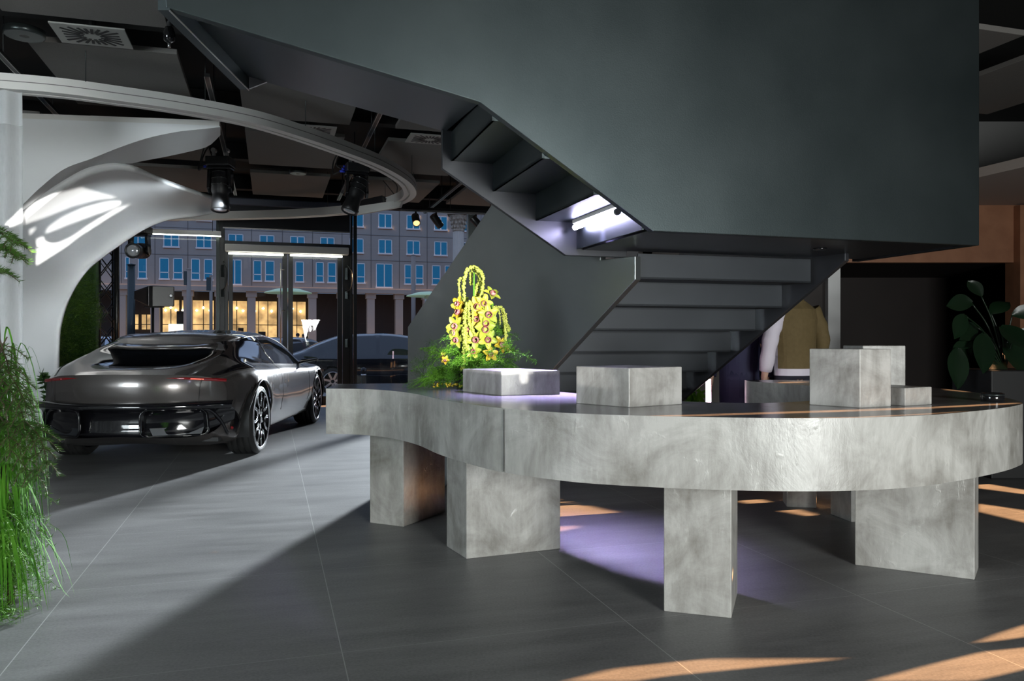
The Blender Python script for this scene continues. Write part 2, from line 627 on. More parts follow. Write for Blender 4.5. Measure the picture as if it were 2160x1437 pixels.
# patches of low sun: where they fall on floor, table top -> holes added to the unseen right wall to shape them
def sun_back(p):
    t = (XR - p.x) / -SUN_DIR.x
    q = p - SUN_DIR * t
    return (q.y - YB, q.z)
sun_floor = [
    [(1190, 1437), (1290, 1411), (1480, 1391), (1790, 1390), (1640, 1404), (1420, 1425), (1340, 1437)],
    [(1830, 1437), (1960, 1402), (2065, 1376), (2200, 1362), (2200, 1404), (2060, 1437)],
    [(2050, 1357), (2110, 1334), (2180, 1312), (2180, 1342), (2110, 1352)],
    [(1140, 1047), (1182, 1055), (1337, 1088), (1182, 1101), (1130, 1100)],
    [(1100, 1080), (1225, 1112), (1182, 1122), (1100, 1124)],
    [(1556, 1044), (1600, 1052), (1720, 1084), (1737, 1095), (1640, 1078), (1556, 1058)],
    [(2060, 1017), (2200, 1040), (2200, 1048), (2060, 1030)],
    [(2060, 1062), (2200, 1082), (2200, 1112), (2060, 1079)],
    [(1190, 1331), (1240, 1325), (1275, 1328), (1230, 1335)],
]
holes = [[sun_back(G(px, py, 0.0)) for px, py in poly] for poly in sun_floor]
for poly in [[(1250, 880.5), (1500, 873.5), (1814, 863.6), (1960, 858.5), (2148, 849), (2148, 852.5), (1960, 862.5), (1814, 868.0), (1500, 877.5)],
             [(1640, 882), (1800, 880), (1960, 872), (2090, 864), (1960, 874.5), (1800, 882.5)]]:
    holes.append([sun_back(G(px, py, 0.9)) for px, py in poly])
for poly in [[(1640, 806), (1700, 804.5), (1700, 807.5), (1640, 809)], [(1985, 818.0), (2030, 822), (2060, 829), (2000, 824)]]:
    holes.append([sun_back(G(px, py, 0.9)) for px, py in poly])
wall_with_holes('wall_right', (XR, YB, 0), (0, 1, 0), (0, 0, 1), YF + 2.6 - YB, CEIL, holes, 'dark_room', 0.02)

mb = MB().box((XL - 0.05, (YB + 13) / 2, CEIL / 2), (0.1, 13.4 - YB, CEIL))
struct('wall_left', mb, 'grey_wall')
# wall at the back of the right-hand area with a dark niche
mb = MB()
mb.box((2.75, YF + 0.05, CEIL / 2), (2.3, 0.1, CEIL))
struct('wall_front_dark', mb, 'dark_room')
mb = MB()
mb.box((1.7, (YF + 13.5) / 2 + 1.2, CEIL / 2), (0.12, 5.9, CEIL))
struct('wall_side', mb, 'grey_wall')
x0, x1 = P(1775, 0, YF).x, P(2138, 0, YF).x
mb = MB()
mb.box(((x0 + XR) / 2, YF + 0.06, (2.18 + 2.9) / 2), (XR - x0, 0.12, 2.9 - 2.18))
struct('trim_1', mb, 'wood')
mb = MB()
mb.box(((x0 + XR) / 2, YF + 0.06, (2.9 + CEIL) / 2), (XR - x0, 0.12, CEIL - 2.9))
struct('wall_upper', mb, 'grey_wall')
mb = MB()
mb.box(((x1 + XR) / 2, YF + 0.02, 1.44), (XR - x1, 0.3, 2.88))
struct('trim_2', mb, 'wood')
mb = MB()
mb.box(((x0 + 9.5) / 2, YF + 2.6, 1.2), (9.5 - x0 + 0.6, 0.1, 2.4))
mb.box(((x0 + 9.5) / 2, YF + 1.3, 2.22), (9.5 - x0 + 0.6, 2.5, 0.06))
mb.box((x0 - 0.2, YF + 1.4, 1.2), (0.08, 2.4, 2.4))
struct('wall_niche', mb, 'dark_room')
mb = MB()
xa, xb = P(1747, 0, YF - 0.15).x, P(1773, 0, YF - 0.15).x
mb.box(((xa + xb) / 2, YF - 0.1, 1.1), (xb - xa, 0.1, 2.2))
struct('pillar', mb, 'white', bevel=0.004)
# dropped soffit along the right side
mb = MB()
mb.prism([tuple(uv(7.06, 3.0).xy), tuple(uv(9.6, 3.0).xy), tuple(uv(9.6, 8.6).xy), tuple(uv(7.06, 8.6).xy)], 2.9, 3.0)
struct('ceiling_soffit', mb, 'plaster')

# ------------------------------------------------------------------ suspended ceiling panels
U0 = [-6.67, -5.07, -3.47, -1.87, -0.28, 1.35, 2.95, 4.55, 6.15, 7.75]
V0 = [-2.3, 0.05, 2.44, 4.82, 7.2, 9.58, 11.94]
where = {}
k = 0
stair_foot = [(-1.8, 3.2), (3.3, 5.4)]
first = None
for vi, v in enumerate(V0):
    for ui, u in enumerate(U0):
        c = uv(u + 0.56, v + 0.9)
        if c.x < XL + 0.9 or c.x > XR - 0.5 or c.y < 2.0 or c.y > vline(c.x, VG) - 0.6: continue
        if c.x > 1.2 and c.y > 9.5: continue
        if -1.9 < c.x < 3.4 and 2.7 < c.y < 6.6: continue          # the stair shaft
        if u > 6.3 and v > 2: continue
        vis = abs(c.x / c.y) < 0.72
        if not vis: continue
        lab = 'grey rectangular acoustic panel hung under the black ceiling'
        if first is None:
            first = MB().box((0, 0, 0.02), (1.12, 1.8, 0.045)).build('ceiling_panel', 'panel', bevel=0.004)
            o = first
        else:
            o = first.copy(); COL.objects.link(o)
        o.location = (c.x, c.y, 3.6)
        o.rotation_euler = (0, 0, math.atan2(UY, UX))
        where[(ui, vi)] = o
        o['ui'] = ui; o['vi'] = vi
# every panel named by its row (counted from the shop front) and what is near it
rows = {6: 'the row next to the shop front', 5: 'the second row from the shop front', 4: 'the third row from the shop front',
        3: 'the fourth row from the shop front', 2: 'the fifth row from the shop front'}
ordn = ['leftmost', 'second from left', 'third from left', 'fourth from left', 'fifth from left', 'sixth from left', 'seventh from left']
for vi in range(7):
    us = sorted(ui for (ui, q) in where if q == vi)
    for n_, ui in enumerate(us):
        o = where[(ui, vi)]
        del o['ui']; del o['vi']
        setp(o, 'grey acoustic ceiling panel, %s in %s' % (ordn[n_], rows.get(vi, 'the row above the camera')), 'ceiling panel', 'grey acoustic panels under the black ceiling')

# vents with radial slots
def vent(u, v, lab):
    c = uv(u, v, 3.58)
    t = thing('swirl_vent', lab, 'vent', c, math.atan2(UY, UX), 'square swirl vents between the ceiling panels', world=False)
    MB().box((0, 0, 0), (0.52, 0.42, 0.012)).build('face_plate', 'vent', t)
    mb = MB()
    for i in range(22):
        a = 2 * math.pi * i / 22
        L_ = 0.20 / max(abs(math.cos(a)), abs(math.sin(a)) / 0.80)
        L_ = min(L_, 0.24)
        r0 = 0.06 if i % 2 else 0.085
        R = Matrix.Rotation(a, 3, 'Z')
        mb.box(R @ Vector(((r0 + L_) / 2, 0, 0)) + Vector((0, 0, -0.007)), (L_ - r0, 0.021, 0.004), R=R)
    mb.build('slots', 'black', t)
    MB().tube([(0, 0, 0.004), (0, 0, CEIL - c.z)], 0.03, 10).build('duct', 'void', t)
    return t
vent(-1.33, 6.90, 'square vent with radial slots above the curtain track, near the top edge')
vent(0.45, 9.28, 'square vent with radial slots partly behind the white oval track')
vent(1.80, 9.29, 'square vent with radial slots cut off by the dark stair')
def disc(u, v, r, lab, z=3.56):
    c = uv(u, v, z)
    t = thing('ceiling_speaker', lab, 'ceiling speaker', c, 0, 'round ceiling speakers', world=False)
    MB().lathe([(r, 0.04), (r, 0.0), (r * 0.93, -0.01)], n=32).build('rim', 'dark_metal', t)
    MB().lathe([(r * 0.92, -0.004), (0.001, -0.012)], n=32).build('grille', mat('speaker_grille', (0.06, 0.058, 0.056), 0.7), t)
disc(-1.82, 6.98, 0.145, 'round dark ceiling speaker left of the radial vent')
disc(0.37, 11.62, 0.12, 'round grey ceiling speaker above the glass doors')

# lighting tracks in the gaps
def rail(u, v0, v1, lab, h=3.5):
    c = uv(u, (v0 + v1) / 2, h)
    t = thing('lighting_track', lab, 'lighting track', c, math.atan2(UY, UX), 'black tracks in the ceiling gaps', world=False)
    L_ = v1 - v0
    MB().box((0, 0, 0.01), (0.045, L_, 0.03)).build('track_body', 'black_plastic', t)
    mb = MB()
    for s in (-0.021, 0.021): mb.box((s, 0, -0.008), (0.006, L_, 0.006))
    mb.box((0, L_ / 2, -0.008), (0.045, 0.006, 0.006))
    build_split(mb, 'track_edge', 'alu', t)
    mb = MB()
    for q in (-0.35, 0.0, 0.35): mb.tube([(0, q * L_, 0.02), (0, q * L_, CEIL - h)], 0.006, 6)
    build_split(mb, 'hanger', 'black', t)
rail(-0.53, 7.4, 13.3, 'black lighting track above the left moving light and car')
rail(1.06, 8.0, 13.3, 'black lighting track above the right moving light')
rail(-2.08, 5.2, 9.6, 'black lighting track above the white curtain')
rail(2.66, 11.2, 14.2, 'black lighting track with spotlights beside the stair underside')
# dark cross beams in the void
mb = MB()
for v in (6.9, 9.29, 11.66, 13.95):
    a, b = uv(-8, v), uv(5.5, v)
    mb.slab([(a.x, a.y, 3.72), (b.x, b.y, 3.72), (b.x, b.y, 3.94), (a.x, a.y, 3.94)], uv(0, 0.16))
struct('beam', mb, 'void')

# ================================================================== shop front
def front_box(mb, pa, pb, ya, yb, v=VG, depth=0.08):
    """box on the shop-front plane between image columns pa, pb and heights"""
    u0, u1 = onv(pa, v), onv(pb, v)
    a, b = uv(u0, v), uv(u1, v)
    mb.slab([(a.x, a.y, ya), (b.x, b.y, ya), (b.x, b.y, yb), (a.x, a.y, yb)], uv(0, depth))
    return mb
HD = 2.93
HT = 3.72
# header above the glass, posts and rails
mb = MB()
front_box(mb, -120, 1240, HT, CEIL, depth=0.2)
struct('wall_front', mb, 'void')
mb = MB()
front_box(mb, 456, 463, 0, HT, VG - 0.12, 0.07)
setp(mb.build('trim_3', 'dark_metal'), kind='structure')
mb = MB(); front_box(mb, 463, 474, 0, HT, VG - 0.06, 0.12); front_box(mb, 474, 481, 0, HD)
struct('trim_4', mb, 'frame', bevel=0.004)
mb = MB(); front_box(mb, 739, 744, 0, HT, VG - 0.1, 0.1); front_box(mb, 746, 753, 0, HT, VG - 0.1, 0.1); front_box(mb, 723, 739, 0, HD)
struct('trim_5', mb, 'frame', bevel=0.004)
mb = MB(); front_box(mb, 465, 740, HD, HD + 0.075); front_box(mb, 465, 740, HT - 0.1, HT)
struct('trim_6', mb, 'frame')
mb = MB(); front_box(mb, 988, 1006, 0, HT, VG - 0.15, 0.15)
struct('column', mb, mat('grey_green_post', (0.35, 0.40, 0.38), 0.4))
mb = MB(); front_box(mb, 108, 118, 0, HT); front_box(mb, 108, 1240, 0, 0.08); front_box(mb, -120, 458, HT - 0.06, HT)
struct('trim_7', mb, 'frame')
def pane(name, pa, pb, ya, yb, v=VG + 0.03):
    mb = MB()
    u0, u1 = onv(pa, v), onv(pb, v)
    a, b = uv(u0, v), uv(u1, v)
    mb.add([(a.x, a.y, ya), (b.x, b.y, ya), (b.x, b.y, yb), (a.x, a.y, yb)], [(0, 1, 2, 3)])
    return setp(mb.build(name, 'glass'), kind='structure')
pane('window_1', 110, 463, 0.06, HT)
pane('window_2', 752, 1000, 0.06, HT)
pane('window_3', 474, 738, HD + 0.07, HT - 0.1)
pane('window_4', 1000, 1240, 0.06, HT)
for n_, (pa, pb, hinge) in enumerate([(482, 606, 482), (608, 722, 722)]):
    mb = MB()
    front_box(mb, pa, pa + 9 if n_ == 0 else pa + 10, 0.02, HD - 0.02, VG, 0.06)
    front_box(mb, pb - 10, pb, 0.02, HD - 0.02, VG, 0.06)
    front_box(mb, pa, pb, HD - 0.14, HD - 0.02, VG, 0.06)
    front_box(mb, pa, pb, 0.02, 0.16, VG, 0.06)
    d = struct('door_%d' % (n_ + 1), mb, 'frame', bevel=0.004)
    mb = MB()
    u0, u1 = onv(pa + 8, VG + 0.03), onv(pb - 8, VG + 0.03)
    a, b = uv(u0, VG + 0.03), uv(u1, VG + 0.03)
    mb.add([(a.x, a.y, 0.15), (b.x, b.y, 0.15), (b.x, b.y, HD - 0.13), (a.x, a.y, HD - 0.13)], [(0, 1, 2, 3)])
    mb.build('door_pane', 'glass', d)
    mb = MB()
    ph = 592 if n_ == 0 else 614
    c = uv(onv(ph, VG - 0.06), VG - 0.06)
    if n_ == 0:
        mb.tube([(c.x, c.y, 0.95), (c.x, c.y, 2.62)], 0.012, 8)
        for z in (1.0, 1.75, 2.5): mb.tube([(c.x, c.y, z), tuple(uv(onv(ph + 8, VG), VG, z))], 0.01, 6)
        mb.build('door_handle', 'alu', d)
    mb = MB()
    ph = 470 if n_ == 0 else 731
    c = uv(onv(ph, VG - 0.05), VG - 0.05)
    mb.box((c.x, c.y, 2.45), (0.05, 0.05, 0.22)); mb.box((c.x, c.y, 2.05), (0.05, 0.05, 0.14)); mb.box((c.x, c.y, 1.15), (0.05, 0.05, 0.16))
    cc = [(c.x + 0.02, c.y - 0.02, 2.62), (c.x + 0.12, c.y - 0.1, 2.45), (c.x + 0.1, c.y - 0.1, 2.2), (c.x + 0.01, c.y - 0.03, 2.1)]
    mb.tube(cr(cc, 6), 0.008, 6)
    build_split(mb, 'hinge', 'dark_metal', d)
# blinds
mb = MB()
front_box(mb, 470, 738, 3.22, HT + 0.05, VG - 0.2, 0.012)
t = setp(mb.build('roller_blind', mat('dark_blind_fabric', (0.03, 0.031, 0.036), 0.8)), 'dark roller blind half lowered above the glass doors', 'blind')
mb = MB(); front_box(mb, 470, 738, 3.20, 3.222, VG - 0.205, 0.022); mb.build('bottom_bar', 'alu', t)
mb = MB(); front_box(mb, 470, 720, 3.60, 3.72, VG - 0.4, 0.12)
t = setp(mb.build('blind_cassette', mat('blue_grey_cassette', (0.10, 0.11, 0.15), 0.4), bevel=0.01), 'long blue grey blind cassette above the dark roller blind', 'blind cassette')
# air curtain with white tubes above the doors
t = thing('air_curtain', 'long pale door heater with white tube lights over glass doors', 'door heater', uv(onv(600, VG - .2), VG - .2, 2.8))
mb = MB(); front_box(mb, 474, 736, 2.79, 2.92, VG - 0.26, 0.22); mb.build('housing', 'white_gloss', t, bevel=0.015)
for pa, pb in ((482, 598), (612, 722)):
    mb = MB()
    a, b = uv(onv(pa, VG - .2), VG - .2, 2.755), uv(onv(pb, VG - .2), VG - .2, 2.755)
    mb.tube([a, b], 0.018, 8); mb.build('tube_light', 'tube_white', t)

# ------------------------------------------------------------------ linear light in the window left of the doors
t = thing('window_light_bar', 'long white light bar hung in the window left of doors', 'light bar', uv(onv(390, VG - .3), VG - .3, 3.0))
mb = MB(); a, b = uv(onv(285, VG - .3), VG - .3), uv(onv(466, VG - .3), VG - .3)
mb.slab([(a.x, a.y, 3.05), (b.x, b.y, 3.05), (b.x, b.y, 3.13), (a.x, a.y, 3.13)], uv(0, 0.06)); mb.build('housing', 'white_gloss', t)
mb = MB(); mb.slab([(a.x, a.y, 3.035), (b.x, b.y, 3.035), (b.x, b.y, 3.05), (a.x, a.y, 3.05)], uv(0, 0.05)); mb.build('diffuser', 'tube_white', t)
mb = MB()
for q in (0.1, 0.9): c = a.lerp(b, q); mb.tube([(c.x, c.y, 3.12), (c.x, c.y, CEIL)], 0.005, 6)
build_split(mb, 'hanger', 'black', t)

# ------------------------------------------------------------------ track with spotlights in the right window
VT = 12.6
t = thing('spotlight_track', 'grey ceiling track carrying three black spotlights by the stair', 'lighting track', uv(onv(940, VT), VT, 3.2))
a, b = uv(onv(846, VT), VT), uv(onv(1050, VT), VT)
za, zb = hv(433, VT, onv(846, VT)), hv(442, VT, onv(1050, VT))
mb = MB(); mb.slab([(a.x, a.y, 3.29), (b.x, b.y, 3.29), (b.x, b.y, 3.33), (a.x, a.y, 3.33)], uv(0, 0.05)); mb.build('track_body', 'black_plastic', t)
mb = MB(); mb.slab([(a.x, a.y, 3.262), (b.x, b.y, 3.262), (b.x, b.y, 3.29), (a.x, a.y, 3.29)], uv(0, 0.05)); mb.build('track_profile', 'alu', t)
mb = MB()
for q in (0.08, 0.5, 0.92): c = a.lerp(b, q); mb.tube([(c.x, c.y, 3.32), (c.x, c.y, CEIL)], 0.006, 6)
build_split(mb, 'hanger', 'black', t)
def spot(px, py, d, lab, lit):
    c = uv(onv(px, VT + 0.025), VT + 0.025, 3.26)
    t = thing('track_spotlight', lab, 'spotlight', c, 0, 'black cylinder spotlights on the grey track')
    MB().tube([c, c - Vector((0, 0, 0.09))], 0.016, 10).build('stem', 'black_plastic', t)
    k = c - Vector((0, 0, 0.12))
    R = rot_to(d)
    MB().lathe([(0.055, -0.10), (0.062, -0.09), (0.062, 0.13), (0.055, 0.135), (0.052, 0.12)], k, R, 24).build('barrel', 'black_plastic', t)
    MB().lathe([(0.053, 0.121), (0.03, 0.10), (0.001, 0.095)], k, R, 24).build('lens', 'lamp_warm' if lit else 'black_gloss', t)
    MB().box(k + Vector((0, 0, 0.06)), (0.03, 0.03, 0.05)).build('bracket', 'black_plastic', t)
spot(877, 0, (0.18, -0.75, -0.62), 'lit black spotlight facing the room, first of three on grey track', True)
spot(920, 0, (0.55, 0.5, -0.75), 'unlit black spotlight turned to the window, middle of grey track', False)
spot(1004, 0, (0.75, 0.2, -0.8), 'black spotlight close beside the sloping stair parapet', False)
# ================================================================== staircase of blackened steel
SB = Vector((0.715, 4.03, 0))
def st(s, w_, h):
    return SB + Vector((UX * s - UY * w_, UY * s + UX * w_, h))
stair = thing('staircase', 'black steel staircase with folded steps turning at a landing', 'staircase', (0.3, 6.9, 0))
VV = Vector((-UY, UX, 0))
mb = MB()
mb.slab([st(-2.40, 0, CEIL), st(-2.277, 0, 2.611), st(-0.906, 0, 2.329), st(0, 0, 1.753), st(2.097, 0, 1.753), st(2.097, 0, CEIL)], VV * 0.05)
mb.build('parapet', 'steel', stair, bevel=0.004)
mb = MB()
mb.slab([st(0.0, 0.05, 1.762), st(2.097, 0.05, 1.762), st(2.097, 0.93, 1.762), st(0.32, 0.93, 1.762), st(0.0, 0.97, 1.762)], (0, 0, 0.05))
mb.build('landing', 'steel_dark', stair)
mb = MB()
mb.slab([st(2.047, 0.05, 1.753), st(2.097, 0.05, 1.753), st(2.097, 1.0, 1.753), st(2.047, 1.0, 1.753)], (0, 0, 2.1))
mb.build('end_panel', 'steel_dark', stair)
c = st(1.35, 0.45, 1.757)
MB().lathe([(0.04, 0.004), (0.04, -0.004), (0.03, -0.006)], c, n=24).build('downlight', 'black_gloss', stair)
# far stringer of the upper flight
mb = MB()
mb.slab([st(-0.887, 0.99, 2.213), st(-0.109, 0.99, 1.725), st(0.30, 0.99, 1.725), st(0.30, 0.99, CEIL), st(-0.887, 0.99, CEIL)], VV * -0.035)
mb.build('stringer', 'steel_dark', stair, bevel=0.003)
# sloping smooth soffit of the top run
mb = MB()
mb.slab([st(-0.83, 0.05, 2.40), st(-0.86, 0.99, 2.44), st(-1.968, 0.99, 2.655), st(-2.26, 0.05, 2.68)], (0, 0, 0.05))
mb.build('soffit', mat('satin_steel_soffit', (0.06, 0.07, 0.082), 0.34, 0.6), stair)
mb = MB()
a, b = st(-2.262, 0.0, 2.60), st(-1.968, 0.99, 2.588)
dr = (b - a).normalized(); nr = Vector((-dr.y, dr.x, 0)).normalized()
mb.slab([a, b, b + Vector((0, 0, 0.12)), a + Vector((0, 0, 0.12))], nr * 0.05)
mb.build('end_plate', 'steel', stair)
mb = MB(); mb.tube([a + Vector((0, 0, -.002)), b + Vector((0, 0, -.002))], 0.004, 6); mb.build('edge_strip', 'alu', stair)
mb = MB(); mb.slab([b, b + VV * 0.0 + Vector((UX, UY, 0)) * 0.12 + Vector((0, 0, 0.06)), b + Vector((0, 0, 0.08))], VV * -0.02); mb.build('corner_plate', 'steel_dark', stair)
# folded steps of the upper flight
es = [(-0.832, 2.26), (-0.578, 2.095), (-0.306, 1.931), (-0.04, 1.766)]
tops = [2.43, 2.26, 2.095, 1.931]
for i, (s, h) in enumerate(es):
    mb = MB()
    mb.slab([st(s, 0.05, h), st(s, 0.955, h), st(s, 0.955, tops[i]), st(s, 0.05, tops[i])], Vector((UX, UY, 0)) * 0.012)
    if i < 3:
        s2 = es[i + 1][0]
        mb.slab([st(s, 0.05, h), st(s2, 0.05, h), st(s2, 0.955, h), st(s, 0.955, h)], (0, 0, 0.012))
    mb.build('step', 'steel', stair)
# lower flight
A = Vector((0.758, 4.9, 0)); DL = Vector((-0.628, 0.778, 0))
NL = Vector((0.778, 0.628, 0))
def lp(d, h): return A + DL * d + Vector((0, 0, h))
mb = MB()
mb.slab([lp(0, 1.575), lp(0, 1.72), lp(0.30, 1.72), lp(0.30, 3.1), lp(2.66, 1.318), lp(2.66, 0), lp(2.09, 0)], NL * 0.05)
mb.build('parapet', 'steel_lit', stair, bevel=0.004)
def left_end(R):
    # R - U w on A + DL d
    m_ = Matrix(((-UX, -DL.x), (-UY, -DL.y)))
    sol = m_.inverted() @ Vector((A.x - R.x, A.y - R.y))
    return sol[0]
for k in range(10):
    R = Vector((1.994 - 0.116 * k, 5.318 + 0.227 * k, 0)); h = 1.584 - 0.157 * k
    R2 = Vector((1.994 - 0.116 * (k + 1), 5.318 + 0.227 * (k + 1), 0))
    w1, w2 = left_end(R) - 0.055, left_end(R2) - 0.055
    Ld = R - Vector((UX, UY, 0)) * w1; L2 = R2 - Vector((UX, UY, 0)) * w2
    z = Vector((0, 0, 1))
    mb = MB()
    mb.slab([Ld + z * h, R + z * h, R + z * (h + 0.157), Ld + z * (h + 0.157)], VV * 0.012)
    mb.slab([Ld + z * h, R + z * h, R2 + z * h, L2 + z * h], (0, 0, 0.012))
    mb.build('step', 'steel_step', stair)
RS = Vector((2.06, 5.3, 0)); DR = Vector((-0.454, 0.891, 0)); NR = Vector((0.891, 0.454, 0))
def rp_(d, h): return RS + DR * d + Vector((0, 0, h))
mb = MB()
mb.slab([rp_(-0.19, 1.714), rp_(2.597, 0), rp_(2.9, 0), rp_(2.9, 1.0), rp_(-0.19, 3.0)], NR * 0.035)
mb.build('parapet', 'steel_dark', stair, bevel=0.003)
# tube light under the upper flight
t = thing('tube_light', 'bright violet white tube light under the upper steps', 'tube light', st(-0.09, 0.55, 1.887))
a, b = st(-0.09, 0.25, 1.885), st(-0.09, 0.85, 1.885)
MB().tube([a, b], 0.016, 12).build('tube', 'tube_violet', t)
for q in (a, b):
    mb = MB()
    dq = (b - a).normalized() * (0.02 if q is b else -0.02)
    mb.tube([q, q + dq], 0.019, 10)
    mb.build('end_cap', 'alu', t)
tl = lamp('tube_glow', 'AREA', (a + b) / 2 - Vector((0, 0, 0.02)), direction=(-0.10, -0.03, -1), energy=42, color=(0.58, 0.50, 1.0), shape='RECTANGLE', size=0.05, size_y=0.55, spread=math.radians(75))
mb = MB(); mb.box((a + b) / 2 + Vector((0.0, 0, 0.033)), (0.03, 0.62, 0.022), R=rot_to((0, 0, 1)) @ Matrix.Rotation(math.atan2(UY, UX), 3, 'Z')); mb.build('batten', 'white_gloss', t)

# ================================================================== curved concrete table
outer = [(-1.16, 4.966), (-0.95, 4.93), (-0.743, 4.78), (-0.535, 4.46), (-0.375, 4.08), (-0.211, 3.775), (-0.038, 3.524), (0.25, 3.283), (0.574, 3.160),
         (0.87, 3.097), (1.148, 3.078), (1.40, 3.105), (1.65, 3.190), (1.916, 3.349), (2.154, 3.52), (2.328, 3.674), (2.455, 3.83), (2.576, 4.13), (2.66, 4.496), (2.68, 4.9),
         (2.63, 5.3), (2.51, 5.65), (2.32, 5.92), (2.03, 6.06), (1.765, 6.04)]
inner = [(1.75, 5.85), (1.97, 5.28), (1.95, 4.8), (1.80, 4.4), (1.57, 4.05), (1.33, 3.87), (1.117, 3.83), (0.84, 3.93), (0.56, 4.22), (0.285, 4.65), (0.0, 5.08),
         (-0.35, 5.42), (-0.735, 5.57), (-1.21, 5.51)]
poly = [tuple(p.xy) for p in cr([(x, y, 0) for x, y in outer], 9)] + [tuple(p.xy) for p in cr([(x, y, 0) for x, y in inner], 8)]
table = thing('curved_table', 'long curved grey concrete table on thick slab legs', 'table', (0.8, 4.2, 0))
TT, TH = 0.9, 0.283
o = MB().prism(poly, TT - TH, TT).build('tabletop', 'concrete', table, sharp=35)
o.data.materials.append(M['concrete_top'])
o.data.polygons[1].material_index = 1
a = G(1062.5, 861.8, 0.9)
MB().box((a.x, a.y - 0.0005, TT - TH / 2), (0.003, 0.004, TH - 0.01)).build('panel_joint', 'black', o)
legs = [[(-0.936, 5.243), (-0.698, 5.123), (-0.47, 5.575), (-0.708, 5.50)],
        [(-0.381, 4.64), (-0.25, 4.37), (0.279, 4.587), (0.10, 4.80)],
        [(0.672, 3.528), (0.947, 3.437), (1.07, 3.78), (0.815, 3.85)],
        [(1.833, 4.258), (2.318, 3.99), (2.46, 4.2), (1.975, 4.47)],
        [(2.2, 5.5), (2.24, 5.26), (2.5, 5.3), (2.46, 5.54)],
        [(1.98, 5.74), (2.18, 5.70), (2.22, 5.9), (2.02, 5.94)]]
for q in legs:
    MB().prism(q, 0, TT - TH).build('leg', 'concrete', table, bevel=0.004)

def block(p1, p2, p3, h, lab, m='concrete_block', z=TT):
    """p1 left, p2 front, p3 right corner of the base"""
    p4 = (p1[0] + p3[0] - p2[0], p1[1] + p3[1] - p2[1])
    c = ((p1[0] + p3[0]) / 2, (p1[1] + p3[1]) / 2)
    mb = MB().prism([(q[0] - c[0], q[1] - c[1]) for q in (p1, p2, p3, p4)], 0, h)
    o = mb.build('concrete_block', m, bevel=0.004)
    o.location = (c[0], c[1], z)
    return setp(o, lab, 'display block', 'grey concrete display blocks on the curved table')
block((-0.29, 4.688), (-0.059, 4.326), (0.267, 4.417), 0.134, 'low flat concrete block in front of the yellow flowers')
block((0.3057, 3.804), (0.5237, 3.562), (0.80, 3.747), 0.177, 'wide concrete block in the middle of table, before the steps')
block((1.388, 3.72), (1.545, 3.537), (1.72, 3.613), 0.262, 'tallest dark sided concrete cube, foremost of the three at right')
block((1.87, 4.50), (1.89, 4.29), (2.13, 4.31), 0.272, 'tall concrete cube half hidden behind the foremost dark cube')
block((1.655, 3.86), (1.797, 3.64), (1.97, 3.736), 0.083, 'smallest low concrete block beside the tall cube')
t = thing('black_dish', 'small round glossy black dish at right end of table', 'dish', (2.37, 3.93, TT), world=False)
MB().lathe([(0.048, 0), (0.052, 0.004), (0.052, 0.04), (0.046, 0.042), (0.044, 0.012), (0.001, 0.01)], n=36).build('bowl', 'black_gloss', t)
MB().lathe([(0.0525, 0.030), (0.0535, 0.033), (0.0525, 0.036)], n=36).build('rim_ring', 'dark_metal', t)
# ================================================================== white swooping wall with arch
Lc = [(-90, 912, 10.4), (-90, 800, 10.3), (-90, 690, 10.0), (-70, 590, 9.4), (-10, 497, 8.7), (51, 443, 8.2), (100, 403, 8.08), (140, 377, 8.05), (185, 354, 8.05), (235, 344, 8.1),
      (280, 349, 8.3), (320, 366, 8.9), (370, 386, 9.7), (420, 404, 10.3), (462, 419, 10.75), (481, 434, 11.0)]
Bc = [(124, 912, 10.45), (125, 780, 10.5), (127, 713, 10.5), (130, 688, 10.5), (139, 653, 10.5), (157, 612, 10.5), (185, 572, 10.55), (220, 542, 10.6), (255, 517, 10.6), (301, 487, 10.65),
      (347, 467, 10.7), (385, 461.5, 10.8), (417, 457.6, 10.9), (445, 451.5, 11.0), (465, 444, 11.0), (482, 434.5, 11.05)]
def fine(c, n=5):
    return [p for p in cr([Vector(q) for q in c], n)]
Lf, Bf = fine(Lc), fine(Bc)
rows = []
NS = 22
for a, b in zip(Lf, Bf):
    row = []
    for j in range(NS + 1):
        s = j / NS
        px, py = a.x + (b.x - a.x) * s, a.y + (b.y - a.y) * s
        k = 1 - (1 - s) ** 1.9
        row.append(P(px, py, a.z + (b.z - a.z) * k))
    rows.append(row)
for r in rows[:1]:
    for p in r: p.z = 0.0
mb = MB().grid(rows)
arch = mb.build('wall_arch', 'white', solid=0.05, off=1.0)
setp(arch, kind='structure')
arch_bvh = BVHTree.FromPolygons([Vector(v) for v in mb.v], mb.f)
# front plate ending in the rounded horn
front_d = lambda px: 7.5 + (px - 50) / 415 * 0.24
top = [(-90, 244.5), (50, 250), (200, 255.5), (330, 260), (463, 265.5)]
lowr = [(465, 275), (464, 284), (458, 294), (447, 303.5), (428, 313), (400, 320.5), (363, 328), (325, 335), (300, 340), (282, 347)]
lowf = [(465, 268), (430, 272), (376, 278), (313, 291), (250, 312), (195, 334), (135, 357), (85, 396), (50, 430), (10, 470), (-40, 530), (-90, 590)]
ft = [P(x, y, front_d(x)) for x, y in top]
fb = [P(x, y, front_d(x)) for x, y in lowf]
mb = MB()
poly = ft + cr(fb, 6)
mb.add(poly, [tuple(range(len(poly)))])
o = mb.build('wall_front_plate', 'white'); setp(o, kind='structure')
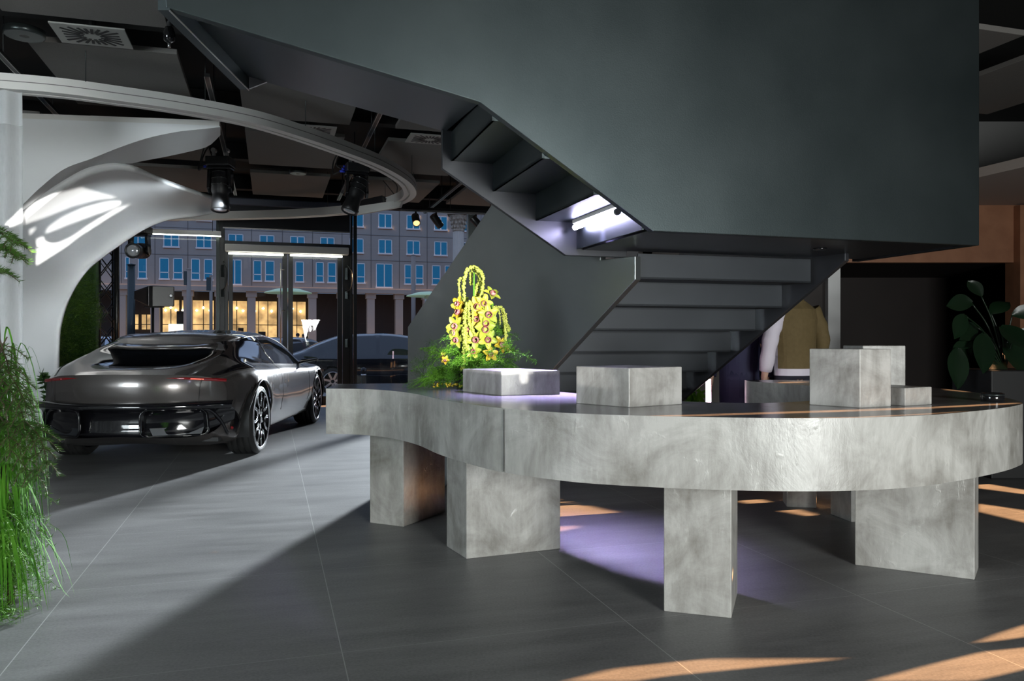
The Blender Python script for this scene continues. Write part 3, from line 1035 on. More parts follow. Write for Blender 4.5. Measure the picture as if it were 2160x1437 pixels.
# reveal from the front edge back to the swooping surface
tgt = cr([P(x, y, d) for x, y, d in [(465, 285, 8.1), (445, 305, 8.15), (428, 313, 8.15), (363, 328, 8.15), (300, 340, 8.25), (270, 346, 8.25), (235, 344, 8.1), (185, 354, 8.05), (140, 377, 8.05), (100, 403, 8.08), (51, 443, 8.2), (-10, 497, 8.7), (-90, 600, 9.4)]], 6)
src = cr(fb, 6)
# resample both to the same count by arc length
def resample(c, n):
    d = [0.0]
    for i in range(1, len(c)): d.append(d[-1] + (c[i] - c[i - 1]).length)
    out = []
    j = 0
    for k in range(n):
        t_ = d[-1] * k / (n - 1)
        while j < len(c) - 2 and d[j + 1] < t_: j += 1
        f = (t_ - d[j]) / max(1e-9, d[j + 1] - d[j])
        out.append(c[j].lerp(c[j + 1], min(1, f)))
    return out
s1, s2 = resample(src, 60), resample(tgt, 60)
mb = MB().grid([[a, a.lerp(b, 0.33), a.lerp(b, 0.66), b] for a, b in zip(s1, s2)])
o = mb.build('wall_arch_reveal', 'white'); setp(o, kind='structure')
# top slab and end of the horn
mb = MB()
back = [Vector((P(x, y, front_d(x) + 0.5).x, front_d(x) + 0.5, P(x, y, front_d(x)).z)) for x, y in top]
mb.grid([ft, [p + Vector((0, 0, 0.05)) for p in ft], [p + Vector((0, 0, 0.05)) for p in back]], smooth=False)
e0, e1 = ft[-1], fb[0]
mb.add([e0, e0 + Vector((0, 0, .05)), back[-1] + Vector((0, 0, .05)), P(465, 285, 8.1), e1], [(0, 1, 2, 3, 4)])
o = mb.build('wall_arch_top', 'white_gloss'); setp(o, kind='structure')

# holes cut in the unseen rear wall to shape the added spot's light patches
def arch_hit(px, py):
    hit = arch_bvh.ray_cast(Vector((0, 0, CAMH)), ray(px, py).normalized())
    return hit[0] if hit[0] is not None else P(px, py, 8.4)
def rear_back(p):
    t_ = (YB - REAR.y) / (p.y - REAR.y)
    q = REAR + (p - REAR) * t_
    return (q.x - XL, q.z)
rear_px = [
    [(22, 478), (50, 449), (72, 430), (110, 412), (170, 396), (247, 417), (200, 423), (150, 437), (100, 458), (50, 475), (22, 486)],
    [(254, 424), (256, 430), (245, 438), (200, 453), (150, 472), (95, 494), (100, 480), (130, 458), (175, 438), (225, 425)],
    [(280, 428), (235, 455), (165, 500), (140, 520), (76, 561), (76, 504), (92, 498), (96, 508), (107, 513), (122, 512), (150, 500), (190, 472), (240, 442)],
    [(62, 484), (80, 479), (62, 499)],
]
holes = [[rear_back(arch_hit(x, y)) for x, y in poly] for poly in rear_px]
flower_px = [(985, 556), (1020, 560), (1052, 610), (1078, 650), (1090, 740), (1096, 770), (1060, 768), (985, 768), (935, 772), (925, 740), (945, 660), (962, 590)]
holes.append([rear_back(P(x, y, 4.95)) for x, y in flower_px])
holes.append([rear_back(P(1106 + 11 * math.cos(a), 796 + 14 * math.sin(a), 4.36)) for a in np.linspace(0, 2 * math.pi, 14, endpoint=False)])
wall_with_holes('wall_back', (XL, YB, 0), (1, 0, 0), (0, 0, 1), XR - XL, CEIL, holes, 'grey_wall', 0.0015)

# ================================================================== white oval curtain track
ring_pts = [(-5.2, 6.2, 3.22), (-4.5, 6.28, 3.22), (-3.77, 6.47, 3.22), (-3.31, 6.71, 3.22), (-2.85, 7.0, 3.22), (-2.39, 7.41, 3.22), (-2.06, 7.95, 3.22), (-1.78, 8.55, 3.22), (-1.5, 9.25, 3.22), (-1.33, 10.0, 3.22), (-1.29, 10.6, 3.22),
            (-1.36, 11.2, 3.22), (-1.58, 11.75, 3.22), (-1.95, 12.25, 3.22), (-2.5, 12.72, 3.22), (-3.2, 13.05, 3.22), (-4.1, 13.28, 3.22), (-5.4, 13.42, 3.22), (-6.4, 13.4, 3.22)]
ringc = cr(ring_pts, 8)
t = thing('curtain_track', 'wide white oval curtain track hanging round the car', 'curtain track', (-3.8, 9.8, 3.2))
def sweep(profile, path):
    rows = []
    for i, p in enumerate(path):
        d = (path[min(i + 1, len(path) - 1)] - path[max(i - 1, 0)]).normalized()
        n_ = Vector((-d.y, d.x, 0))            # to the left of travel = inside
        rows.append([p + n_ * a + Vector((0, 0, b)) for a, b in profile])
    return rows
prof = [(0, 0), (0, 0.125), (0.17, 0.125), (0.17, 0.0), (0.115, 0.0), (0.115, 0.03), (0.085, 0.03), (0.085, 0.0)]
mb = MB().grid(sweep(prof, ringc), smooth=False, closed=True)
mb.f.append(tuple(range(8))); mb.sm.append(False)
n8 = len(mb.v)
mb.f.append(tuple(n8 - 1 - i for i in range(8))); mb.sm.append(False)
mb.build('track_profile', 'white_gloss', t)
mb = MB().grid(sweep([(-0.003, 0.060), (-0.003, 0.066), (0.003, 0.066), (0.003, 0.060)], ringc), smooth=False, closed=True)
mb.build('groove', mat('grey_groove', (0.2, 0.19, 0.18), 0.6), t)
mb = MB()
for i in range(6, len(ringc), 14):
    p = ringc[i] + Vector((0, 0, 0.12)); mb.tube([p, (p.x, p.y, CEIL)], 0.004, 6)
build_split(mb, 'hanger', 'dark_metal', t)
# straight closing plate of the oval and a black box on it
t2 = thing('closing_plate', 'pale flat plate closing the oval track near the doors', 'plate', P(790, 440, 11.9))
a, b, c_, d_ = P(672 + 77, 454, 12.0), P(843, 437, 11.6), P(849, 421, 11.6), P(749, 436, 12.0)
mb = MB(); mb.slab([a, b, c_, d_], (0.02, 0.05, 0)); mb.build('plate', 'white_gloss', t2)
mb = MB(); q = P(757, 447, 11.97); mb.lathe([(0.016, -0.004), (0.016, 0.004)], q, rot_to((0, 1, 0)), 16); mb.build('hole', 'black', t2)
t3 = thing('power_supply_box', 'flat black box lying behind the pale closing plate', 'power supply', P(780, 430, 12.2))
mb = MB(); mb.slab([P(752, 437, 12.15), P(808, 427, 11.8), P(806, 412, 11.8), P(750, 424, 12.15)], (0.04, 0.16, 0)); mb.build('case', 'black_plastic', t3, bevel=0.006)
mb = MB()
for q in ([(828, 381), (838, 395), (833, 425)], [(808, 381), (818, 393), (832, 412), (833, 425)], [(833, 425), (820, 418), (806, 424)]):
    mb.tube(cr([P(x, y, 11.9) for x, y in q], 6), 0.007, 6)
build_split(mb, 'cable', 'black', t3)

# sheer curtain
t = thing('sheer_curtain', 'sheer white curtain hanging from the oval track at left', 'curtain', (-4.3, 6.4, 0))
xs = np.linspace(-5.3, -3.925, 90)
rows = []
for zi in range(13):
    z = 0.02 + zi / 12 * 3.17
    row = []
    for i, x in enumerate(xs):
        fold = 0.055 * math.sin((x + 5.3) * 24.0 + 0.5 * math.sin(z * 0.8)) + 0.02 * math.sin((x + 5.3) * 57 + z * 0.3)
        row.append(Vector((x + 0.01 * math.sin(z * 2 + x * 9) * (1 - z / 4), 6.36 + fold * (1.0 - 0.35 * z / 3.2), z)))
    rows.append(row)
M['sheer'] = cloth_sheer('sheer_white_voile', opacity=0.62)
M['sheer2'] = cloth_sheer('heading_tape', opacity=0.9)
MB().grid(rows[:12]).build('fabric', 'sheer', t)
MB().grid([[p + Vector((0, -0.004, 0)) for p in r] for r in rows[11:]]).build('heading', 'sheer2', t)

# ================================================================== stage lights
def moving_head(loc, aim, lab, hang=1.0, grp='black moving stage lights', tilt_box=0.0, sc=1.0):
    """hung from above; aim = direction of the beam"""
    t = thing('moving_head_light', lab, 'stage light', loc, 0, grp, world=False)
    t.rotation_euler = (0, 0, tilt_box)
    t.scale = (sc, sc, sc)
    MB().box((0, 0, -0.05), (0.26, 0.22, 0.10)).build('base', 'black_plastic', t, bevel=0.012)
    mb = MB()
    for s in (-0.07, 0.07): mb.box((s, 0, 0.03), (0.03, 0.05, 0.06)); mb.tube([(s, -0.03, 0.08), (s, 0.03, 0.08)], 0.026, 12)
    build_split(mb, 'clamp', 'alu', t)
    mb = MB()
    for s in (-1, 1):
        mb.slab([(s * 0.125, -0.055, -0.10), (s * 0.125, 0.055, -0.10), (s * 0.135, 0.05, -0.34), (s * 0.135, 0.0, -0.39), (s * 0.135, -0.05, -0.34)], (-s * 0.035, 0, 0))
    mb.box((0, 0, -0.115), (0.27, 0.12, 0.03))
    mb.build('yoke', 'black_gloss', t, bevel=0.008)
    R = rot_to(Matrix.Rotation(-tilt_box, 3, 'Z') @ Vector(aim))
    c = Vector((0, 0, -0.32))
    hd = MB().lathe([(0.04, -0.20), (0.085, -0.185), (0.098, -0.12), (0.098, 0.05), (0.082, 0.08), (0.085, 0.12), (0.094, 0.20), (0.10, 0.26), (0.088, 0.27), (0.082, 0.25)], c, R, 28).build('head', 'black_plastic', t)
    MB().lathe([(0.083, 0.252), (0.06, 0.266), (0.001, 0.275)], c, R, 28).build('lens', 'lens', hd)
    mb = MB()
    for q in (-0.16, -0.09, -0.02): mb.lathe([(0.1, q), (0.104, q + 0.008), (0.1, q + 0.016)], c, R, 28)
    mb.build('cooling_ring', 'black_gloss', hd)
    mb = MB()
    for q in range(3): mb.tube([(-0.15 - 0.02 * q, 0.02, -0.03 - 0.03 * q), (-0.13, 0.02, -0.03 - 0.03 * q)], 0.014, 8)
    build_split(mb, 'plug', 'blue_plug', t)
    mb = MB()
    mb.tube(cr([(-0.17, 0.02, -0.06), (-0.22, 0.05, -0.02), (-0.2, 0.08, 0.08), (-0.15, 0.06, 0.14)], 6), 0.008, 6)
    mb.tube(cr([(-0.19, 0.02, -0.09), (-0.26, 0.05, -0.12), (-0.25, 0.1, 0.02), (-0.2, 0.06, 0.14)], 6), 0.008, 6)
    build_split(mb, 'cable', 'black', t)
    return t
moving_head(P(465, 333, 9.75), (0.05, -0.16, -1), 'black moving stage light pointing down, in front of the white horn', sc=1.12)
moving_head(P(752, 347, 10.2), (-0.30, -0.30, -1), 'black moving stage light tilted left, inside the oval track end', sc=1.1, tilt_box=0.4)
moving_head(P(294, 478, 12.55), (0.12, -1, -0.10), 'moving stage light with round front on the truss behind the arch', grp=None, sc=1.2)

# small fixtures dangling in the ceiling void
for px, py, d, lab in ((357, 72, 6.0, 'small dark ceiling fixture beside the stair corner'),):
    t = thing('ceiling_fixture', lab, 'ceiling fixture', P(px, py, d))
    c = P(px, py, d)
    MB().tube([c, (c.x, c.y, CEIL)], 0.02, 8).build('stem', 'black', t)
    MB().lathe([(0.03, 0.05), (0.045, 0.0), (0.04, -0.05), (0.01, -0.07)], c, n=18).build('body', 'black_gloss', t)
    MB().lathe([(0.012, -0.07), (0.012, -0.1)], c, n=10).build('sprinkler_head', 'alu', t)

# added white fill near the left moving light, brightens the swooping wall
wash = lamp('arch_fill', 'SPOT', P(467, 430, 9.6), target=(-6.2, 9.9, 1.4), energy=130, color=(0.86, 0.95, 1.0), spot_size=math.radians(120), spot_blend=0.9, shadow_soft_size=0.12)
# ------------------------------------------------------------------ truss behind the arch
t = thing('truss_tower', 'black lattice truss tower standing behind the white arch', 'truss', P(232, 800, 12.9).xy.to_3d())
def truss(px0, px1, d0, d1, h):
    a, b = P(px0, 718.5, d0), P(px1, 718.5, d1)
    mid = (a + b) / 2
    dirv = (b - a).normalized(); back = Vector((-dirv.y, dirv.x, 0)) * 0.29
    cs = [a, b, b + back, a + back]
    for c in cs[:4]:
        MB().tube([(c.x, c.y, 0), (c.x, c.y, h)], 0.045 if c is b else 0.03, 12).build('chord', 'black_plastic', t)
    for k in range(4):
        p, q = cs[k], cs[(k + 1) % 4]
        mb = MB()
        n = int(h / 0.36)
        for i in range(n):
            z0, z1 = i * h / n, (i + 1) * h / n
            s, e = (p, q) if i % 2 else (q, p)
            mb.tube([(s.x, s.y, z0), (e.x, e.y, z1)], 0.011, 6)
            mb.tube([(e.x, e.y, z0), (s.x, s.y, z1)], 0.008, 6)
        mb.build('bracing', 'black_plastic', t)
    mb = MB().box((mid.x + back.x / 2, mid.y + back.y / 2, 0.01), (0.6, 0.6, 0.02)); mb.build('base_plate', 'black_plastic', t)
truss(209, 246, 12.75, 12.9, 3.3)
mb = MB(); mb.tube([P(246, 470, 12.9), P(294, 470, 12.55)], 0.025, 10); mb.build('outrigger', 'black_plastic', t)

# ------------------------------------------------------------------ loudspeaker on a pole
t = thing('loudspeaker', 'black loudspeaker on a thin pole behind the car roof', 'loudspeaker', P(323, 800, 12.6).xy.to_3d())
c = P(325, 624, 12.6)
MB().tube([(c.x - 0.02, c.y, 0), (c.x - 0.02, c.y, c.z - 0.15)], 0.022, 12).build('pole', 'black_plastic', t)
def q(px, py, d): return P(px, py, d)
f = [q(283, 614, 12.55), q(283, 632, 12.55), q(313, 646, 12.35), q(313, 603, 12.35)]
mb = MB(); mb.add(f + [q(322, 603, 12.4), q(322, 647, 12.4), q(367, 647, 12.55), q(367, 605, 12.55),
                 q(368, 606, 12.9), q(368, 646, 12.9), q(286, 631, 12.95), q(286, 615, 12.95)],
    [(0, 1, 2, 3), (3, 2, 5, 4), (4, 5, 6, 7), (7, 6, 9, 8), (8, 9, 10, 11), (11, 10, 1, 0), (0, 3, 4, 7, 8, 11), (1, 10, 9, 6, 5, 2)])
mb.build('cabinet', 'black_plastic', t, bevel=0.008)
mb = MB(); mb.slab([q(286, 617, 12.50), q(286, 630, 12.50), q(310, 641, 12.34), q(310, 609, 12.34)], (-0.004, -0.012, 0)); mb.build('grille', 'black', t)
mb = MB(); mb.lathe([(0.025, 0), (0.03, 0.01), (0.02, 0.02)], q(361, 624, 12.53), rot_to((0.2, -1, 0)), 16); mb.build('knob', 'alu', t)
mb = MB(); mb.box((c.x, c.y, c.z - 0.18), (0.3, 0.06, 0.02)); mb.build('bracket', 'black_plastic', t)
# ================================================================== cars
def pchip_rows(ys, tab, yq):
    """smooth interpolation (Catmull-Rom on non-uniform stations, limited) of station tables"""
    ys = np.array(ys); tab = np.array(tab)           # (S, n, 2)
    S = len(ys)
    d = (tab[1:] - tab[:-1]) / (ys[1:] - ys[:-1])[:, None, None]
    m = np.zeros_like(tab)
    m[0], m[-1] = d[0], d[-1]
    h = ys[1:] - ys[:-1]
    for i in range(1, S - 1):
        w1, w2 = 2 * h[i] + h[i - 1], h[i] + 2 * h[i - 1]
        same = d[i - 1] * d[i] > 0
        with np.errstate(divide='ignore', invalid='ignore'):
            hm = (w1 + w2) / (w1 / d[i - 1] + w2 / d[i])
        m[i] = np.where(same, hm, 0.0)
    out = []
    for y in yq:
        i = int(min(max(np.searchsorted(ys, y) - 1, 0), S - 2))
        t = (y - ys[i]) / h[i]
        a = (1 + 2 * t) * (1 - t) ** 2; b = t * (1 - t) ** 2; c = t * t * (3 - 2 * t); e = t * t * (t - 1)
        out.append(a * tab[i] + b * h[i] * m[i] + c * tab[i + 1] + e * h[i] * m[i + 1])
    return np.array(out)

def prof_fine(row, nsub):
    """half profile (n,2) -> fine half profile, Catmull-Rom; nsub points per span"""
    pts = [Vector((p[0], p[1], 0)) for p in row]
    n = len(pts)
    out = []
    for i in range(n - 1):
        p1, p2 = pts[i], pts[i + 1]
        p0 = pts[i - 1] if i else Vector((-p2.x, p2.y, 0)) if abs(p1.x) < 1e-6 else p1
        p3 = pts[i + 2] if i + 2 < n else Vector((-p1.x, p1.y, 0))
        al = 0.5
        t0 = 0.0
        t1 = t0 + max(1e-6, (p1 - p0).length) ** al
        t2 = t1 + max(1e-6, (p2 - p1).length) ** al
        t3 = t2 + max(1e-6, (p3 - p2).length) ** al
        for j in range(nsub):
            t = t1 + (t2 - t1) * j / nsub
            A1 = p0 * ((t1 - t) / (t1 - t0)) + p1 * ((t - t0) / (t1 - t0))
            A2 = p1 * ((t2 - t) / (t2 - t1)) + p2 * ((t - t1) / (t2 - t1))
            A3 = p2 * ((t3 - t) / (t3 - t2)) + p3 * ((t - t2) / (t3 - t2))
            B1 = A1 * ((t2 - t) / (t2 - t0)) + A2 * ((t - t0) / (t2 - t0))
            B2 = A2 * ((t3 - t) / (t3 - t1)) + A3 * ((t - t1) / (t3 - t1))
            out.append(B1 * ((t2 - t) / (t2 - t1)) + B2 * ((t - t1) / (t2 - t1)))
    out.append(pts[-1])
    return out

M['paint_grand'] = mat('graphite_metallic_paint', (0.12, 0.109, 0.106), 0.25, 0.6, coat=0.7, noise=(260, (0.155, 0.142, 0.138), 0.2))
M['car_black'] = mat('car_gloss_black', (0.006, 0.006, 0.008), 0.08, coat=1.0)
M['car_glass'] = mat('dark_car_glass', (0.010, 0.012, 0.016), 0.03, coat=1.0)
M['tyre'] = mat('tyre_rubber', (0.018, 0.018, 0.018), 0.65)
M['rim_dark'] = mat('dark_rim', (0.03, 0.03, 0.032), 0.25, 0.6)
M['rim_bright'] = mat('machined_rim_edge', (0.75, 0.75, 0.78), 0.2, 0.9)
M['lamp_red'] = mat('tail_lamp_red', (0.16, 0.006, 0.01), 0.1, coat=1.0, emit=(1.0, 0.04, 0.04), estr=0.03)
M['lamp_red_lit'] = mat('tail_lamp_lit', (0.5, 0.01, 0.01), 0.2, emit=(1.0, 0.08, 0.06), estr=9)
M['lamp_red_dim'] = mat('tail_lamp_element', (0.5, 0.02, 0.02), 0.2, emit=(1.0, 0.25, 0.18), estr=0.9)
M['chrome'] = mat('bright_trim', (0.7, 0.7, 0.72), 0.15, 1.0)

def make_wheel(parent, c, side, R=0.365, rr=0.31, wdt=0.30, detail=True):
    """c = wheel centre; side=+1 right; axis along local X"""
    rot = Matrix.Rotation(math.pi / 2 * 1, 3, 'Y')   # local Z -> +X
    if side < 0: rot = Matrix.Rotation(-math.pi / 2, 3, 'Y')
    h = wdt / 2
    prof = [(rr - 0.02, -h + 0.02), (rr, -h), (R - 0.025, -h + 0.004), (R, -h + 0.035)]
    for q in (-0.6, -0.2, 0.2, 0.6):
        prof += [(R, q * h - 0.008), (R - 0.009, q * h - 0.005), (R - 0.009, q * h + 0.005), (R, q * h + 0.008)]
    prof += [(R, h - 0.035), (R - 0.025, h - 0.004), (rr + 0.006, h), (rr - 0.006, h - 0.006)]
    wh = MB().lathe(prof, c, rot, 56, cap=False).build('wheel', 'tyre', parent)
    MB().lathe([(rr - 0.02, -h + 0.02), (rr - 0.03, 0.0), (rr - 0.012, h - 0.01), (rr - 0.004, h - 0.004)], c, rot, 48, cap=False).build('rim', 'rim_dark', wh)
    MB().lathe([(rr - 0.016, h - 0.004), (rr - 0.006, h + 0.004), (rr + 0.001, h - 0.001)], c, rot, 56, cap=False).build('rim_edge', 'rim_bright', wh)
    MB().lathe([(rr - 0.06, h - 0.14), (0.02, h - 0.14)], c, rot, 32).build('brake_disc', 'dark_metal', wh)
    if detail:
        n = 6
        for k in range(n):
            Rk = rot @ Matrix.Rotation(2 * math.pi * k / n + 0.26, 3, 'Z')
            mb = MB()
            # forked spoke: root, two arms
            def pl(pts, z0, z1):
                a = [Rk @ Vector((x, y, z0)) + c for x, y in pts]; b = [Rk @ Vector((x, y, z1)) + c for x, y in pts]
                m_ = len(pts)
                mb.add(a + b, [tuple(range(m_ - 1, -1, -1)), tuple(range(m_, 2 * m_))] + [(i, (i + 1) % m_, m_ + (i + 1) % m_, m_ + i) for i in range(m_)])
            pl([(0.05, -0.028), (0.13, -0.03), (0.13, 0.03), (0.05, 0.028)], h - 0.055, h - 0.02)
            pl([(0.12, -0.03), (0.20, -0.075), (rr - 0.012, -0.085), (rr - 0.012, -0.06), (0.20, -0.05), (0.145, -0.008)], h - 0.045, h - 0.008)
            pl([(0.12, 0.03), (0.145, 0.008), (0.20, 0.05), (rr - 0.012, 0.06), (rr - 0.012, 0.085), (0.20, 0.075)], h - 0.045, h - 0.008)
            mb.build('spoke', 'rim_dark', wh)
            mb = MB()
            for sgn in (-1, 1):
                pth = [(0.125, sgn * 0.031), (0.20, sgn * 0.076), (rr - 0.012, sgn * 0.087)]
                mb.tube([Rk @ Vector((x, y, h - 0.006)) + c for x, y in pth], 0.0032, 5)
                pth = [(0.145, sgn * 0.006), (0.20, sgn * 0.05), (rr - 0.012, sgn * 0.059)]
                mb.tube([Rk @ Vector((x, y, h - 0.006)) + c for x, y in pth], 0.0026, 5)
            mb.build('spoke_edge', 'rim_bright', wh)
    else:
        mb = MB()
        for k in range(7):
            Rk = rot @ Matrix.Rotation(2 * math.pi * k / 7, 3, 'Z')
            mb.box(Rk @ Vector((rr * 0.5, 0, h - 0.02)) + c, (rr, 0.05, 0.02), R=Rk)
        mb.build('spoke', 'rim_bright', wh)
    MB().lathe([(0.055, h - 0.07), (0.05, h - 0.012), (0.03, h - 0.006), (0.001, h - 0.006)], c, rot, 24).build('hub_cap', 'rim_dark', wh)
    return wh

def car_shell(stations, NS=6, dy=0.045, warp_rear=0.0, warp_front=0.0):
    """returns verts grid [i][j], arrays of profile index; both halves, j from left belly .. over the top"""
    ys = [s[0] for s in stations]
    tab = [[list(p) for p in s[1]] for s in stations]
    n = int((ys[-1] - ys[0]) / dy) + 1
    yq = list(np.linspace(ys[0], ys[-1], n))
    rows = pchip_rows(ys, tab, yq)
    G_ = []
    y0, y1 = ys[0], ys[-1]
    for y, r in zip(yq, rows):
        hp = prof_fine(r, NS)
        line = []
        for p in [Vector((-q.x, q.y, 0)) for q in hp[::-1]][:-1] + hp[0:]:
            yy = y
            k = max(0.0, 1 - (y - y0) / 1.3)
            yy += warp_rear * k * k * (abs(p.x) ** 2.4)
            k = max(0.0, 1 - (y1 - y) / 1.2)
            yy -= warp_front * k * k * (abs(p.x) ** 2.2)
            line.append(Vector((p.x, yy, p.y)))
        G_.append(line)
    return yq, G_

def punch(G_, wheels, Rw):
    """snap vertices near the arch circle, return function telling if a face is inside"""
    for i, row in enumerate(G_):
        for j, p in enumerate(row):
            if abs(p.x) < 0.6: continue
            for wy, wz in wheels:
                r = math.hypot(p.y - wy, p.z - wz)
                if abs(r - Rw) < 0.036 and r > 1e-6:
                    f = Rw / r
                    p.y = wy + (p.y - wy) * f; p.z = wz + (p.z - wz) * f
    def gone(ps):
        c = sum(ps, Vector()) / len(ps)
        return abs(c.x) > 0.6 and any(math.hypot(c.y - wy, c.z - wz) < Rw - 0.002 for wy, wz in wheels)
    return gone

def region_mesh(G_, test, gone, off=0.0):
    mb = MB()
    idx = {}
    def vid(i, j):
        if (i, j) not in idx:
            idx[(i, j)] = len(mb.v)
            mb.v.append(tuple(G_[i][j]))
        return idx[(i, j)]
    for i in range(len(G_) - 1):
        for j in range(len(G_[0]) - 1):
            ps = [G_[i][j], G_[i][j + 1], G_[i + 1][j + 1], G_[i + 1][j]]
            if gone(ps): continue
            if not test(i, j): continue
            mb.f.append((vid(i, j), vid(i + 1, j), vid(i + 1, j + 1), vid(i, j + 1))); mb.sm.append(True)
    return mb

def arch_lip(parent, G_side, wy, wz, Rw, m, lip=0.012):
    """tube round the wheel arch following the body side; G_side(y,z) gives x"""
    pts = []
    for k in range(41):
        a = math.radians(-18 + 216 * k / 40)
        y, z = wy + Rw * math.cos(a), wz + Rw * math.sin(a)
        x = G_side(y, z)
        pts.append(Vector((x, y, z)))
    return MB().tube(pts, lip, 6).build('arch_lip', m, parent)

# ------------------------------------------------------------------ the long low saloon on show
S_ = [
 (-1.02, [(0, .30), (.73, .30), (.84, .40), (.87, .60), (.84, .795), (.70, .852), (.50, .872), (.25, .880), (0, .882)]),
 (-.85, [(0, .24), (.84, .26), (.90, .40), (.93, .62), (.90, .81), (.75, .885), (.53, .915), (.27, .925), (0, .928)]),
 (-.55, [(0, .18), (.88, .20), (.96, .38), (.99, .62), (.96, .845), (.83, .935), (.62, .985), (.34, .962), (0, .952)]),
 (-.15, [(0, .18), (.90, .20), (1.0, .36), (1.05, .60), (1.02, .87), (.88, .965), (.68, 1.08), (.42, 1.045), (0, 1.03)]),
 (.30, [(0, .18), (.90, .20), (1.0, .36), (1.055, .60), (1.02, .865), (.88, .955), (.65, 1.185), (.34, 1.225), (0, 1.235)]),
 (.9, [(0, .18), (.90, .20), (.97, .34), (1.01, .58), (.975, .84), (.885, .93), (.65, 1.245), (.34, 1.30), (0, 1.315)]),
 (1.5, [(0, .18), (.90, .20), (.955, .32), (.985, .56), (.96, .82), (.89, .91), (.64, 1.255), (.34, 1.32), (0, 1.335)]),
 (2.1, [(0, .18), (.90, .20), (.96, .33), (.99, .56), (.965, .81), (.89, .89), (.655, 1.20), (.35, 1.275), (0, 1.295)]),
 (2.6, [(0, .18), (.90, .20), (.97, .35), (1.01, .57), (.98, .81), (.88, .875), (.71, 1.05), (.37, 1.13), (0, 1.155)]),
 (3.1, [(0, .18), (.90, .20), (.99, .36), (1.035, .58), (1.0, .82), (.86, .87), (.70, .90), (.36, .935), (0, .945)]),
 (3.6, [(0, .18), (.88, .20), (.98, .34), (1.025, .55), (.97, .79), (.82, .835), (.60, .85), (.30, .855), (0, .855)]),
 (4.0, [(0, .20), (.80, .22), (.90, .34), (.94, .50), (.88, .70), (.72, .75), (.50, .77), (.25, .775), (0, .775)]),
 (4.22, [(0, .28), (.55, .28), (.66, .36), (.70, .46), (.64, .58), (.52, .62), (.36, .64), (.18, .65), (0, .65)]),
]
NSUB = 6
car = thing('concept_car', 'low graphite metallic fastback car seen from behind, parked on tiled floor', 'car', (-3.70, 8.44, 0), math.radians(2.6), world=False)
yq, GR = car_shell(S_, NSUB, 0.04, warp_rear=0.52, warp_front=0.55)
WH = [(0.0, 0.365), (3.15, 0.365)]
gone = punch(GR, WH, 0.415)
NP = 8 * NSUB
def pj(j):
    """profile parameter 0 (belly) .. 8 (roof centre) of column j, for face j..j+1"""
    return abs((j + 0.5) - NP) / NSUB
def belt_y(i): return (yq[i] + yq[i + 1]) / 2
# the column order runs left roof centre -> belly -> right roof centre
def is_roof(i, j):
    p, y = pj(j), belt_y(i)
    return p > 6.0 and 0.10 < y < 2.98
def is_side_glass(i, j):
    p, y = pj(j), belt_y(i)
    return 5.0 < p < 6.0 and 0.62 < y < 2.85
def is_quarter(i, j):
    p, y = pj(j), belt_y(i)
    return 5.0 < p < 6.0 and -0.30 < y <= 0.62
def is_rear_window(i, j):
    p, y = pj(j), belt_y(i)
    return p > 6.0 and -0.62 < y < 0.10
def is_body(i, j):
    return not (is_roof(i, j) or is_side_glass(i, j) or is_quarter(i, j) or is_rear_window(i, j))
body = region_mesh(GR, is_body, gone).build('body', 'paint_grand', car)
rf = region_mesh(GR, is_roof, gone).build('glass_roof', 'car_glass', car)
build_split(region_mesh(GR, is_side_glass, gone), 'side_window', 'car_glass', car)
build_split(region_mesh(GR, is_quarter, gone), 'rear_quarter_panel', 'car_black', car)
region_mesh(GR, is_rear_window, gone).build('rear_window', 'car_glass', car)
def surf(y, pp, side=1):
    """point on the shell at station y, profile parameter pp"""
    i = int(np.argmin([abs(q - y) for q in yq]))
    j = NP + side * pp * NSUB
    j = min(max(j, 0), 2 * NP)
    a = int(math.floor(j)); f = j - a
    p = GR[i][a]
    if f > 0: p = p.lerp(GR[i][a + 1], f)
    return p.copy()
# roof spoiler: a bowed plate reaching back over the rear window
rows = []
for k in range(9):
    y = 0.52 - 0.70 * k / 8
    row = []
    for q in range(-12, 13):
        s = q / 12
        x = 0.66 * s * (1 - 0.02 * k)
        pz = surf(max(y, 0.10), 8 - 2 * abs(s)).z
        base = surf(0.30, 8 - 2 * abs(s)).z
        z = pz + 0.006 if y > 0.16 else surf(0.12, 8 - 2 * abs(s)).z + 0.008 - 0.16 * (0.16 - y) - 0.0
        row.append(Vector((x, y + 0.16 * s * s * (k / 8), z)))
    rows.append(row)
MB().grid(rows).build('roof_spoiler', 'paint_grand', car, solid=0.022, off=-1.0)
